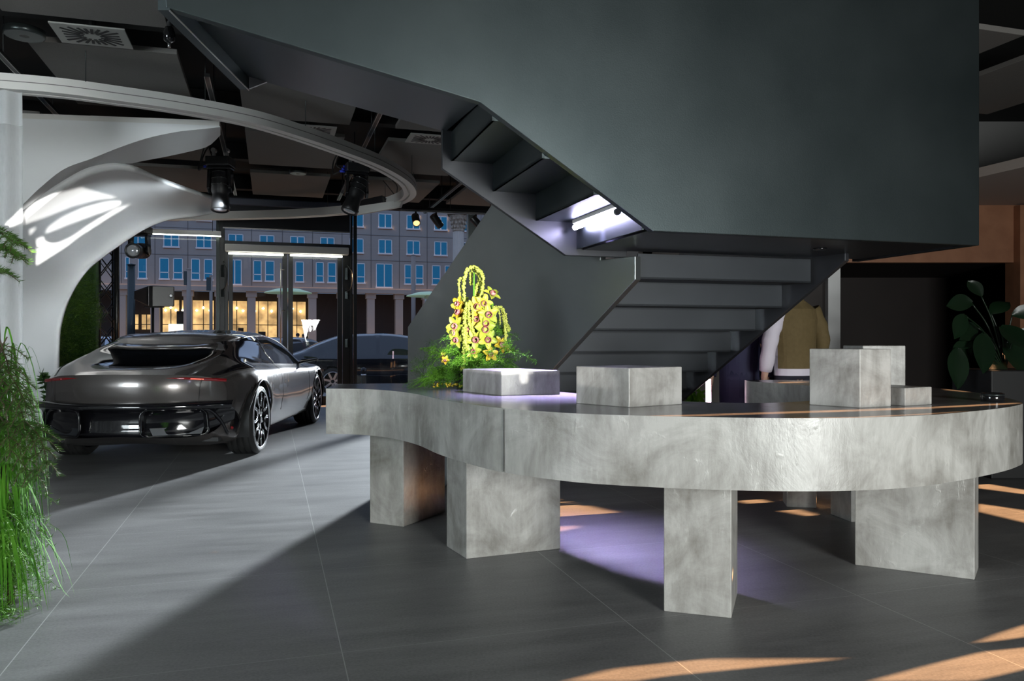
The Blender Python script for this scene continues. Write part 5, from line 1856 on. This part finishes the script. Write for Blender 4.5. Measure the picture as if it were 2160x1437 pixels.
def orchid(px, py, dy, sc, face, mt):
    c = F(px, py, dy)
    f = Vector(face).normalized()
    q = f.to_track_quat('Z', 'Y').to_matrix()
    ph = rnd.uniform(0, 1.2)
    mb = MB()
    for k in range(5):
        a = ph + 2 * math.pi * k / 5
        R = q @ Matrix.Rotation(a, 3, 'Z')
        rows = []
        for i in range(6):
            t_ = i / 5
            ww = 0.0145 * math.sin(math.pi * min(0.97, 0.12 + 0.88 * t_)) ** 0.7 * sc + 0.0015
            zz = 0.010 * math.sin(t_ * 2.2) * sc
            rows.append([c + R @ Vector(((0.006 + 0.046 * t_) * sc, ww * s, zz - 0.006 * abs(s) * sc * -1)) for s in (-1, -0.5, 0, 0.5, 1)])
        mb.grid(rows)
    o = mb.build('orchid_blossom', mt, fl)
    mb = MB()
    R = q
    rows = []
    for i in range(5):
        t_ = i / 4
        r_ = (0.006 + 0.012 * math.sin(t_ * 2.6)) * sc
        rows.append([c + R @ Vector((r_ * math.cos(a), r_ * math.sin(a) - 0.004, (0.004 + 0.024 * t_) * sc)) for a in np.linspace(0, 2 * math.pi, 10, endpoint=False)])
    mb.grid(rows, closed=True)
    mb.build('orchid_lip', 'lip', o)
orc = [(1036, 622, 0.0, 1.05, (.5, -.6, .7), 'petal'), (1008, 645, -.06, 1.1, (-.1, -1, -.1), 'petal_y'), (1020, 640, -.07, 1.0, (.2, -1, .1), 'petal'), (968, 641, 0, .9, (-.6, -.8, .2), 'petal_y'),
       (970, 660, -.03, 1.0, (-.7, -.6, .4), 'petal_y'), (962, 687, -.04, 1.1, (-.4, -1, 0), 'petal'), (1030, 664, -.08, 1.15, (.2, -1, .15), 'petal'), (1024, 681, -.08, 1.1, (.2, -1, -.1), 'petal'),
       (1005, 672, -.06, 1.0, (0, -1, 0), 'petal_y'), (985, 695, -.05, 1.0, (-.2, -1, 0), 'petal'), (1022, 696, -.08, 1.15, (.3, -1, .2), 'petal'), (960, 700, -.03, 1.0, (-.6, -.9, -.1), 'petal'),
       (1004, 715, -.07, 1.15, (-.1, -1, -.1), 'petal'), (1028, 715, -.07, 1.1, (.3, -1, -.1), 'petal'), (965, 715, -.04, 1.0, (-.5, -.9, -.2), 'petal'), (1056, 728, -.03, 1.0, (.5, -.7, .3), 'petal_y'),
       (1034, 748, -.06, .9, (.3, -.9, .3), 'petal_y'), (998, 741, -.06, .9, (0, -1, .1), 'petal'), (936, 752, -.02, .6, (-.6, -.7, .2), 'petal'), (1012, 634, 0.03, 1.0, (-.1, -.8, .6), 'petal_y'), (940, 760, -.1, .5, (-.3, -1, .2), 'petal_y')]
for q in range(12):
    orc.append((rnd.uniform(965, 1040), rnd.uniform(640, 730), rnd.uniform(-.02, .06), rnd.uniform(.8, 1.05), (rnd.uniform(-.6, .6), -1, rnd.uniform(-.3, .5)), rnd.choice(['petal', 'petal', 'petal_g', 'petal_y'])))
for a in orc: orchid(a[0], a[1], a[2], a[3] * 1.12, a[4], a[5])
mb = MB()
for k in range(40):
    p = F(rnd.uniform(915, 975), 808, rnd.uniform(-.12, 0)); p.z = 0.914 + rnd.random() * .02
    mb.lathe([(0.0005, -.008), (.009, 0), (0.0005, .008)], p, n=6)
o = mb.build('berry_heads', 'petal_y', fl); o['kind'] = 'stuff'

# ------------------------------------------------------------------ dark leafy plant at the right edge
t = thing('leafy_plant', 'dark glossy large leaved plant in black planter at right edge', 'plant', P(2120, 900, 7.2).xy.to_3d())
b = P(2120, 760, 7.2)
MB().box((b.x, b.y, 0.47), (0.62, 0.62, 0.94)).build('planter', 'black', t, bevel=0.01)
leaves = [((2050, 640), (-1, -.2, .15), .34), ((2035, 665), (-.6, -.4, -.6), .3), ((2060, 690), (-.9, -.5, -.2), .34), ((2090, 660), (.2, -.6, .5), .3), ((2075, 705), (-.4, -.6, -.9), .42), ((2110, 690), (.3, -.8, -.4), .4),
          ((2135, 665), (.8, -.3, .3), .3), ((2120, 715), (.2, -.7, -.9), .42), ((2045, 720), (-.9, -.4, -.7), .36), ((2150, 700), (.9, -.5, -.2), .34), ((2020, 735), (-.3, -.5, -1), .4), ((2070, 625), (-.4, .2, .8), .28), ((2095, 740), (-.1, -.6, -1), .36)]
for (px, py), d, L_ in leaves:
    L_ *= 0.8
    p = P(px, py, 7.15 + rnd.uniform(-.12, .12))
    d = Vector(d).normalized()
    sd = d.cross(Vector((0, -1, 0.3))).normalized(); nn = sd.cross(d)
    rows = []
    for i in range(9):
        t_ = i / 8
        ww = 0.30 * L_ * math.sin(math.pi * min(.985, 0.04 + 0.95 * t_)) ** 0.8
        cc = p + d * (L_ * t_) + Vector((0, 0, -0.25 * L_ * t_ * t_))
        rows.append([cc + sd * ww * s + nn * (0.05 * L_ * abs(s)) for s in (-1, -.5, 0, .5, 1)])
    o = MB().grid(rows).build('leaf', 'leaf_big', t)
    mb = MB(); mb.tube(cr([Vector((b.x, b.y, 0.92)), (Vector((b.x, b.y, 1.0)) + p) / 2 + Vector((0, 0, .05)), p], 5), 0.007, 6); mb.build('leaf_stalk', 'leaf_big', o)
# ================================================================== the street outside
M['asphalt'] = mat('wet_dark_asphalt', (0.045, 0.047, 0.052), 0.35, noise=(1.5, (0.075, 0.077, 0.082), 0.3))
M['paving'] = mat('grey_paving', (0.16, 0.16, 0.165), 0.6, noise=(3, (0.22, 0.22, 0.22), 0.3))
M['facade'] = mat('grey_stone_facade', (0.30, 0.285, 0.27), 0.8, noise=(0.25, (0.40, 0.38, 0.355), 0.3, 8))
M['facade_joint'] = mat('facade_joint', (0.14, 0.13, 0.125), 0.9)
M['facade_brown'] = mat('brown_spandrel', (0.28, 0.20, 0.16), 0.8)
M['win_frame'] = mat('white_window_frame', (0.75, 0.78, 0.82), 0.5)
M['win_pane'] = mat('blue_window_pane', (0.03, 0.20, 0.30), 0.08, 0.85)
M['shop_warm'] = mat('warm_lit_shop', (0.6, 0.4, 0.2), 0.6, emit=(1.0, 0.62, 0.24), estr=0.75)
nt = M['shop_warm'].node_tree
n_ = nt.nodes.new('ShaderNodeTexNoise'); n_.inputs['Scale'].default_value = 0.9; n_.inputs['Detail'].default_value = 5
tc_ = nt.nodes.new('ShaderNodeTexCoord'); nt.links.new(tc_.outputs['Object'], n_.inputs['Vector'])
mr_ = nt.nodes.new('ShaderNodeMapRange'); mr_.inputs['From Min'].default_value = 0.35; mr_.inputs['From Max'].default_value = 0.7; mr_.inputs['To Min'].default_value = 0.25; mr_.inputs['To Max'].default_value = 1.1
nt.links.new(n_.outputs['Fac'], mr_.inputs['Value']); nt.links.new(mr_.outputs[0], nt.nodes['Principled BSDF'].inputs['Emission Strength'])
M['screen'] = mat('lit_shop_screen', (0.8, 0.9, 0.9), 0.4, emit=(0.85, 1.0, 1.0), estr=1.3)
M['bulb'] = mat('shop_bulb', (1, 0.9, 0.7), 0.4, emit=(1, 0.85, 0.6), estr=6)

mb = MB(); a, b, c, d = uv(-60, VG + 0.12), uv(60, VG + 0.12), uv(60, 19.0), uv(-60, 19.0)
mb.prism([tuple(p.xy) for p in (a, b, c, d)], -0.14, -0.02); struct('sidewalk', mb, 'paving')
mb = MB(); a, b, c, d = uv(-90, 19.0), uv(90, 19.0), uv(90, 82), uv(-90, 82)
mb.prism([tuple(p.xy) for p in (a, b, c, d)], -0.3, -0.16); struct('road', mb, 'asphalt')
mb = MB()
for k in range(-5, 12):
    q = uv(-40 + k * 6, 27); mb.box((q.x, q.y, -0.155), (3.0, 0.14, 0.008), math.atan2(UY, UX))
struct('road_marking', mb, mat('road_paint', (0.6, 0.6, 0.6), 0.7))
mb = MB(); a, b, c, d = uv(-90, 82), uv(90, 82), uv(90, 96), uv(-90, 96)
mb.prism([tuple(p.xy) for p in (a, b, c, d)], -0.3, -0.02); setp(mb.build('sidewalk', 'paving'), kind='structure')

VF = 90.5
def fu(px): return onv(px, VF)
bl = thing('apartment_building', 'long grey stone apartment building with blue windows across the street', 'building', uv(0, VF, 0))
def fbox(mb, u0, u1, z0, z1, dep=0.2, v=VF):
    a, b = uv(u0, v), uv(u1, v)
    mb.slab([(a.x, a.y, z0), (b.x, b.y, z0), (b.x, b.y, z1), (a.x, a.y, z1)], uv(0, dep)); return mb
mb = MB(); fbox(mb, -48, 44, 6.7, 23, 6); mb.build('wall', 'facade', bl)
mb = MB()
ur = fu(812.5)
for k in range(-18, 12): fbox(mb, ur + 3.2 * k - 1.62, ur + 3.2 * k - 1.56, 6.9, 22.5, 0.02, VF - 0.02)
for z in (10.2, 13.05, 15.95, 18.9): fbox(mb, -48, 44, z, z + 0.06, 0.02, VF - 0.02)
mb.build('facade_joints', 'facade_joint', bl)
mb = MB(); fbox(mb, -48.5, 44.5, 6.5, 6.95, 0.7, VF - 0.45); fbox(mb, -48.5, 44.5, 6.95, 7.1, 0.4, VF - 0.25); fbox(mb, -48, 44, 22.6, 23.3, 0.8, VF - 0.7); mb.build('cornice', 'facade', bl)
mb = MB()
for k in range(-15, 12):
    for z in (12.98, 15.9): fbox(mb, ur + 3.2 * k - 0.75, ur + 3.2 * k + 0.75, z - 2.15, z - 1.75, 0.02, VF - 0.015)
mb.build('spandrel', 'facade_brown', bl)
wins = []
for zc in (11.83, 14.75):
    for k in range(-11, 7): wins.append((ur + 3.2 * k, zc, 1.55, 1.62, 1))
for p0, p1 in ((264, 274), (291, 310), (336, 357), (365, 386), (403, 422), (430, 449), (534, 552), (559, 579), (623, 641), (666, 683), (691, 709), (752, 770), (853, 868), (876, 893), (911, 929), (938, 955)):
    wins.append(((fu(p0) + fu(p1)) / 2, 8.75, abs(fu(p1) - fu(p0)), 2.25, 2))
wins.append(((fu(480) + fu(510)) / 2, 8.55, fu(510) - fu(480), 2.7, 1))
wins.append(((fu(793) + fu(828)) / 2, 8.55, fu(828) - fu(793), 2.7, 1))
for u, z, w_, h_, kind in wins:
    mb = MB()
    t_ = 0.09
    fbox(mb, u - w_ / 2, u - w_ / 2 + t_, z - h_ / 2, z + h_ / 2, 0.1, VF - 0.06); fbox(mb, u + w_ / 2 - t_, u + w_ / 2, z - h_ / 2, z + h_ / 2, 0.1, VF - 0.06)
    fbox(mb, u - w_ / 2, u + w_ / 2, z + h_ / 2 - t_, z + h_ / 2, 0.1, VF - 0.06); fbox(mb, u - w_ / 2 - .05, u + w_ / 2 + .05, z - h_ / 2 - 0.08, z - h_ / 2 + t_, 0.16, VF - 0.12)
    if kind == 1: fbox(mb, u - t_ / 1.6, u + t_ / 1.6, z - h_ / 2, z + h_ / 2, 0.1, VF - 0.06)
    else: fbox(mb, u - w_ / 2, u + w_ / 2, z - h_ * 0.20, z - h_ * 0.20 + t_, 0.1, VF - 0.06)
    wo = mb.build('window', 'win_frame', bl)
    mb = MB(); fbox(mb, u - w_ / 2 + t_ / 2, u + w_ / 2 - t_ / 2, z - h_ / 2, z + h_ / 2, 0.02, VF - 0.025); mb.build('pane', 'win_pane', wo)
# arcade
mb = MB(); fbox(mb, -48, 44, 0, 6.6, 0.3, VF + 3.5); mb.build('arcade_wall', mat('dark_arcade', (0.045, 0.04, 0.04), 0.8), bl)
for k in range(-14, 11):
    mb = MB(); u = ur + 3.2 * k - 1.6; fbox(mb, u - 0.42, u + 0.42, 0, 6.6, 0.9, VF - 0.05); fbox(mb, u - 0.55, u + 0.55, 5.9, 6.6, 1.0, VF - 0.12); mb.build('pillar', 'facade', bl)
lit = [(232, 244), (262, 283), (288, 312), (334, 372), (376, 392), (400, 448), (474, 520), (524, 585), (588, 648)]
for p0, p1 in lit:
    u0, u1 = fu(p0), fu(p1)
    top = 5.6 if p0 > 320 else 4.0
    mb = MB(); fbox(mb, u0, u1, 0.3 if p0 > 320 else 2.4, top, 0.05, VF + 3.2); so = mb.build('shop_window', 'shop_warm', bl)
    mb = MB(); n = max(2, int((u1 - u0) / 0.9))
    for i in range(n + 1): q = u0 + (u1 - u0) * i / n; fbox(mb, q - 0.04, q + 0.04, 0.3 if p0 > 320 else 2.4, top, 0.06, VF + 3.1)
    fbox(mb, u0, u1, 2.9, 2.98, 0.06, VF + 3.1); mb.build('muntin', 'black', so)
    if p0 > 320:
        mb = MB()
        for i in range(3): q = uv(u0 + (u1 - u0) * (0.2 + 0.3 * i), VF + 3.0, 4.5 + 0.3 * (i % 2)); mb.lathe([(0.001, -.16), (.16, 0), (.001, .16)], q, n=8)
        mb.build('ceiling_lamp', 'bulb', so)
mb = MB(); fbox(mb, fu(348), fu(380), 1.9, 3.0, 0.05, VF + 3.0); mb.build('screen', 'screen', bl)
mb = MB()
for p0, p1, z0, z1 in ((421, 440, .3, 2.4), (366, 382, 3.0, 4.4), (500, 512, .3, 2.6), (545, 560, .3, 2.2)): fbox(mb, fu(p0), fu(p1), z0, z1, 0.05, VF + 2.9)
mb.build('shop_counter', 'black', bl)

# classical column in front of the shop
cx = P(967, 0, 30.0)
t = thing('stone_column', 'pale fluted stone column with leafy capital outside, beside the grey post', 'column', (cx.x, cx.y, -0.15))
M['pale_stone'] = mat('pale_warm_stone', (0.55, 0.49, 0.42), 0.8, noise=(2, (0.66, 0.60, 0.53), 0.3))
rows = []
for z, r in ((-0.15, .34), (0.1, .34), (0.12, .24), (2.5, .235), (5.3, .205)):
    rows.append([Vector((cx.x + r * (1 - 0.05 * (i % 2)) * math.cos(2 * math.pi * i / 40), cx.y + r * (1 - .05 * (i % 2)) * math.sin(2 * math.pi * i / 40), z)) for i in range(40)])
MB().grid(rows, smooth=False, closed=True).build('shaft', 'pale_stone', t)
mb = MB().lathe([(.21, 5.3), (.24, 5.33), (.21, 5.37), (.24, 5.6), (.32, 5.85), (.36, 5.9)], (cx.x, cx.y, 0), n=24)
for ring in range(3):
    for i in range(12):
        a = 2 * math.pi * (i + ring * .5) / 12; z = 5.4 + ring * 0.15; r = .24 + .03 * ring
        mb.lathe([(0.001, -.07), (.05, 0), (.03, .06), (0.001, .08)], (cx.x + r * math.cos(a), cx.y + r * math.sin(a), z + .05), n=6)
mb.box((cx.x, cx.y, 5.98), (.8, .8, .14)); mb.box((cx.x, cx.y, 6.4), (0.62, 0.62, 0.72))
mb.build('capital', mat('weathered_stone', (0.30, 0.23, 0.16), 0.9, noise=(9, (0.55, 0.46, 0.36), 0.15)), t)

# unseen building added to shade the street from the low sun
cb = thing('shade_building', 'tall grey building at the street corner, beyond the right wall', 'building', uv(45, 40, 0))
mb = MB(); a, b, c, d = uv(38, 17), uv(56, 17), uv(56, 84), uv(38, 84); mb.prism([tuple(p.xy) for p in (a, b, c, d)], -0.1, 24); mb.build('wall', 'facade', cb)
mb = MB()
for k in range(15):
    for z in (5.0, 8.5, 12.0, 15.5): q = uv(37.97, 20 + 4.2 * k, z); mb.box(q, (0.1, 1.6, 1.7), math.atan2(UY, UX))
mb.build('window_row', 'win_pane', cb)
# street furniture
def lampdisc(px, py, d, lab):
    c = P(px, py, d)
    t = thing('patio_heater', lab, 'patio heater', (c.x, c.y, -0.15), 0, 'pale green mushroom shaped heaters outside')
    MB().lathe([(0.001, 0.10), (0.25, 0.08), (0.52, 0.0), (0.53, -0.02), (0.25, 0.03), (0.001, 0.04)], c, n=36).build('reflector', mat('pale_green_enamel', (0.45, 0.62, 0.45), 0.4, emit=(0.6, 0.9, 0.6), estr=0.12), t)
    MB().lathe([(0.09, -0.32), (0.11, -0.02), (0.07, 0.03)], c, n=20).build('burner', 'alu', t)
    MB().tube([(c.x, c.y, 0.05), (c.x, c.y, c.z - 0.3)], 0.035, 12).build('pole', 'alu', t)
    MB().lathe([(0.25, -0.02), (0.25, 0.35), (0.1, 0.42)], (c.x, c.y, 0), n=24).build('base', 'alu', t)
lampdisc(608, 617, 18.2, 'pale green mushroom heater seen through the glass doors')
lampdisc(905, 624, 18.6, 'pale green mushroom heater half hidden by the stair parapet')
def pole(px, py0, d, r, lab, col, plate=None):
    c = P(px, py0, d)
    t = thing('street_pole', lab, 'pole', (c.x, c.y, -0.15), 0)
    MB().tube([(c.x, c.y, -0.16), (c.x, c.y, c.z)], r, 10).build('post', col, t)
    MB().lathe([(r, 0), (r * 1.2, 0.03), (0.001, 0.08)], c, n=12).build('cap', col, t)
    if plate: MB().box((c.x - 0.08, c.y - 0.06, c.z - 0.35), (0.2, 0.03, 0.6)).build('plate', 'dark_metal', t)
M['pole'] = mat('brown_grey_pole', (0.32, 0.27, 0.24), 0.6)
pole(398, 570, 34, 0.045 * 2, 'brown grey post with narrow plate right of the loudspeaker', 'pole', True)
pole(445, 583, 36, 0.07, 'thin brown post just left of the tall door post', 'pole', True)
pole(872, 540, 40, 0.11, 'pale grey post seen left of the stair parapet', 'pole')
pole(277, 560, 30, 0.14, 'thick dark pole seen through the truss', 'dark_metal')
for px, lab in ((767, 'black bollard on pavement right of the door post'), ):
    c = P(px, 784, 18.5); t = thing('bollard', lab, 'bollard', (c.x, c.y, -0.02))
    MB().lathe([(0.07, -0.02), (0.06, 0.0), (0.06, 0.46), (0.075, 0.48), (0.06, 0.55), (0.001, 0.58)], (c.x, c.y, 0), n=18).build('post', 'black_plastic', t)
    MB().lathe([(0.062, 0.38), (0.066, 0.40), (0.062, 0.42)], (c.x, c.y, 0), n=18).build('band', 'alu', t)
# parked and passing cars
pl_ = mat('silver_blue_car_paint', (0.42, 0.46, 0.52), 0.25, 0.6, coat=1.0)
pd = mat('black_car_paint', (0.015, 0.016, 0.02), 0.15, 0.3, coat=1.0)
pr = mat('dark_red_car_paint', (0.05, 0.015, 0.02), 0.2, 0.3, coat=1.0)
pb = mat('dark_blue_car_paint', (0.02, 0.035, 0.06), 0.2, 0.4, coat=1.0)
q = P(330, 0, 21.5); street_car((q.x, q.y, -0.16), math.radians(105), 'silver blue saloon behind the truss and foliage', pl_)
q = P(700, 0, 20.8); street_car((q.x, q.y, -0.16), math.radians(-76), 'black car outside the window right of door post', pd, 1.05, headlit=True)
q = P(553, 0, 24.0); street_car((q.x, q.y, -0.16), math.radians(-20), 'dark red car with glowing tail lamps behind the concept car roof', pr, lit=True)
q = P(915, 0, 31.0); street_car((q.x, q.y, -0.16), math.radians(106), 'dark blue car farther back, beside the stair parapet', pb)

# ================================================================== people
M['skin'] = mat('light_skin', (0.62, 0.40, 0.30), 0.5)
M['hair'] = mat('dark_brown_hair', (0.03, 0.02, 0.014), 0.6)
M['olive'] = mat('olive_tan_jacket', (0.115, 0.082, 0.032), 0.85, noise=(30, (0.14, 0.10, 0.042), 0.25), bump=(20, 0.2))
M['lilac'] = mat('pale_lilac_white_fabric', (0.66, 0.62, 0.72), 0.7, bump=(20, 0.2))
M['silver'] = mat('silver_white_puffer', (0.60, 0.63, 0.64), 0.45)
M['navy'] = mat('navy_coat', (0.018, 0.020, 0.055), 0.8)
M['trouser'] = mat('dark_trousers', (0.02, 0.02, 0.035), 0.8)
M['teal'] = mat('dark_teal_trousers', (0.015, 0.04, 0.045), 0.8)
M['shoe'] = mat('black_shoe', (0.015, 0.015, 0.015), 0.4)

def skin_mesh(nodes, edges):
    me = bpy.data.meshes.new('tmp')
    me.from_pydata([n[0] for n in nodes], edges, [])
    o = bpy.data.objects.new('tmp', me); COL.objects.link(o)
    o.modifiers.new('s', 'SKIN'); md = o.modifiers.new('b', 'SUBSURF'); md.levels = 2; md.render_levels = 2
    for i, n in enumerate(nodes):
        r = n[1]
        me.skin_vertices[0].data[i].radius = r if isinstance(r, tuple) else (r, r)
    me.skin_vertices[0].data[0].use_root = True
    dg = bpy.context.evaluated_depsgraph_get()
    out = bpy.data.meshes.new_from_object(o.evaluated_get(dg))
    bpy.data.objects.remove(o); bpy.data.meshes.remove(me)
    for p in out.polygons: p.use_smooth = True
    return out

def person(loc, rz, h, lab, jacket, panel=None, trousers='trouser', hem=0.52, sc_w=1.0, group=None, hair='hair', arms=((0.0, 0.05), (0.0, 0.05))):
    """standing person, faces local +Y; h = height"""
    t = thing('person', lab, 'person', loc, rz, group, world=False)
    k = h / 1.8
    N = [((0, 0, .95), (.13, .10)), ((0, .01, 1.15), (.125, .095)), ((0, 0, 1.38), (.15, .10)), ((0, -.01, 1.50), (.07, .065)), ((0, .01, 1.57), (.055, .055)), ((0, .03, 1.66), (.075, .09)), ((0, .025, 1.74), (.07, .085))]
    E = [(0, 1), (1, 2), (2, 3), (3, 4), (4, 5), (5, 6)]
    def add(p, r, par):
        N.append((p, r)); E.append((par, len(N) - 1)); return len(N) - 1
    for s, (fw, ab) in zip((-1, 1), arms):
        a = add((s * .175, 0, 1.42), .06, 2); a = add((s * (.21 + ab), -.02 + fw * .4, 1.16), .046, a); e = add((s * (.22 + ab), .04 + fw, .93), .032, a)
        pm = add((s * (.22 + ab), .06 + fw, .86), (.038, .02), e)
        for i, (dx, L_) in enumerate(((-.028, .075), (-.01, .085), (.01, .08), (.028, .065))):
            f1 = add((s * (.22 + ab), .06 + fw + dx, .815), .0095, pm); add((s * (.21 + ab), .07 + fw + dx, .815 - L_), .0085, f1)
        f1 = add((s * (.20 + ab), .10 + fw, .84), .011, pm); add((s * (.195 + ab), .115 + fw, .79), .009, f1)
        l = add((s * .09, 0, .86), .085, 0); l = add((s * .10, .01, .50), .058, l); l = add((s * .105, -.03, .09), .04, l); add((s * .11, .12, .035), (.045, .03), l)
    N = [((p[0] * k * sc_w, p[1] * k, p[2] * k), r if isinstance(r, tuple) else r) for p, r in N]
    me = skin_mesh(N, E)
    me.materials.append(M['skin'])
    b = bpy.data.objects.new('body', me); COL.objects.link(b); b.parent = t
    # nose and ears
    mb = MB(); mb.lathe([(0.012, -.02), (0.014, 0), (0.006, .03), (0.001, .035)], (0, .115 * k, 1.665 * k), n=8)
    for s in (-1, 1): mb.lathe([(0.001, -.03), (.012, -.01), (.014, .02), (.001, .032)], (s * .078 * k, .03 * k, 1.67 * k), n=8)
    mb.build('nose_and_ears', 'skin', b)
    mb = MB()
    for s in (-1, 1): mb.lathe([(0.001, -.008), (.008, 0), (.001, .008)], (s * .03 * k, .108 * k, 1.69 * k), n=8)
    mb.build('eyes', 'black', b)
    mb = MB(); mb.lathe([(0.09, -.02), (.094, .03), (.085, .075), (.05, .105), (.001, .115)], (0, .012 * k, 1.70 * k), n=20); mb.build('hair', hair, t)
    # jacket torso, split into back and front colours
    lv = [(hem + .36, .19, .135), (hem + .42, .195, .14), (1.05, .195, .14), (1.2, .20, .14), (1.36, .215, .145), (1.45, .20, .13), (1.50, .13, .09), (1.53, .075, .075)]
    n = 36
    rows = []
    for i, (z, rx, ry) in enumerate(lv):
        rows.append([Vector((rx * sc_w * math.cos(2 * math.pi * j / n) * (1 + .015 * math.sin(j * 2.3 + i)), ry * math.sin(2 * math.pi * j / n) * (1 + .02 * math.sin(j * 1.7 + i * 2)), z)) * k for j in range(n)])
    ja, jb = MB(), MB()
    for i in range(len(rows) - 1):
        for j in range(n):
            j2 = (j + 1) % n
            ang = (j + .5) / n * 360
            tgt = jb if panel and (15 < ang < 195 or (i == 0)) else ja
            tgt.add([rows[i][j], rows[i][j2], rows[i + 1][j2], rows[i + 1][j]], [(0, 1, 2, 3)], True)
    for s, (fw, ab) in zip((-1, 1), arms):
        c = cr([Vector((s * .165 * sc_w, 0, 1.45)) * k, Vector((s * (.215 + ab * .5) * sc_w, -.02 + fw * .2, 1.30)) * k, Vector((s * (.225 + ab) * sc_w, -.02 + fw * .4, 1.15)) * k, Vector((s * (.225 + ab) * sc_w, .035 + fw, .92)) * k], 6)
        tb = jb if (panel and s < 0) else ja
        tb.tube(c, [.085 - .03 * (q / len(c)) + .004 * math.sin(q * 1.3) for q in range(len(c))], 14)
    ja.lathe([(.075, 0), (.078, .03), (.072, .05)], (0, 0, 1.515 * k), n=20)
    ja.build('jacket', jacket, t)
    if panel: jb.build('jacket_panel', panel, t)
    mb = MB(); mb.lathe([(.175, 0), (.18, -.06), (.17, -.12), (0.02, -.16)], (0, 0, .98 * k), Matrix.Diagonal((1, .75, 1)), n=24)
    for s in (-1, 1): mb.tube([Vector((s * .09, 0, .90)) * k, Vector((s * .10, .01, .5)) * k, Vector((s * .105, -.02, .09)) * k], [.10, .078, .062], 14)
    mb.build('trousers', trousers, t)
    for s in (-1, 1):
        rows = []
        for y, w_, h_ in ((-.09, .03, .05), (-.07, .04, .09), (.0, .045, .085), (.1, .048, .055), (.17, .04, .04), (.19, .015, .02)):
            rows.append([Vector((s * .11 + w_ * math.cos(a), y, max(0.0, h_ * .5 + h_ * .5 * math.sin(a)))) * k for a in np.linspace(0, 2 * math.pi, 14, endpoint=False)])
        mb = MB().grid(rows, closed=True); mb.f.append(tuple(range(13, -1, -1))); mb.sm.append(False); mb.build('shoe', 'shoe', t)
    return t
q = P(1676, 0, 7.0); person((q.x, q.y, 0), math.radians(20), 1.83, 'person in olive tan jacket with pale side panel, back turned, by white pillar', 'olive', 'lilac')
q = P(1618, 0, 7.7); person((q.x, q.y, 0), math.radians(-60), 1.72, 'person in silver white jacket partly hidden by the stair edge', 'silver', None, 'teal')
q = P(1560, 0, 7.3); person((q.x, q.y, 0), math.radians(150), 1.70, 'person in long navy coat below the stair edge, left of the others', 'navy', None, 'navy', hem=0.30)
for i, (px, d, h, lab) in enumerate(((628, 40.0, 1.72, 'dark clothed pedestrian in the street, left of two'), (641, 42.0, 1.70, 'dark clothed pedestrian in the street, right of two'))):
    q = P(px, 0, d); person((q.x, q.y, -0.16), 0.3 + i, h, lab, 'navy', None, 'trouser')

# neon tube and lamp behind the stairs
t = thing('neon_tube', 'upright pink white tube light behind the stair edge', 'tube light', P(1495, 850, 6.85))
MB().tube([P(1494.5, 862, 6.85), P(1494, 800, 6.85)], 0.022, 12).build('tube', 'tube_pink', t)
MB().lathe([(0.03, -0.02), (0.03, 0.03), (0.024, 0.035)], P(1494.5, 864, 6.85), n=14).build('socket', 'black_plastic', t)
c = P(1495, 0, 6.85); MB().tube([(c.x, c.y, 0.0), (c.x, c.y, P(0, 862, 6.85).z)], 0.015, 8).build('stand', 'black_plastic', t)
MB().lathe([(0.14, 0), (0.14, 0.015), (0.02, 0.025)], (c.x, c.y, 0), n=24).build('base', 'black_plastic', t)
t = thing('round_leaf_plant', 'small bright green leaf behind the stair foot, left of pink tube', 'plant', (P(1463, 0, 7.5).x, 7.5, 0))
c = P(1463, 835, 7.5)
mb = MB(); mb.lathe([(.08, 0), (.10, .2), (.09, .22)], (c.x, 7.5, 0), n=20); mb.build('pot', 'black_plastic', t)
for k in range(7):
    mb = MB(); b = Vector((c.x + rnd.uniform(-.04, .04), 7.5, 0.22)); mb.tube([b, (c.x + rnd.uniform(-.06, .06), 7.5, c.z)], 0.004, 5)
    for _ in range(8): leafq(mb, (c.x + rnd.uniform(-.05, .05), 7.5 + rnd.uniform(-.04, .04), c.z + rnd.uniform(-.2, .1)), rdir(rnd), 0.12, 0.06, k=3)
    mb.build('leafy_stem', 'grass', t)
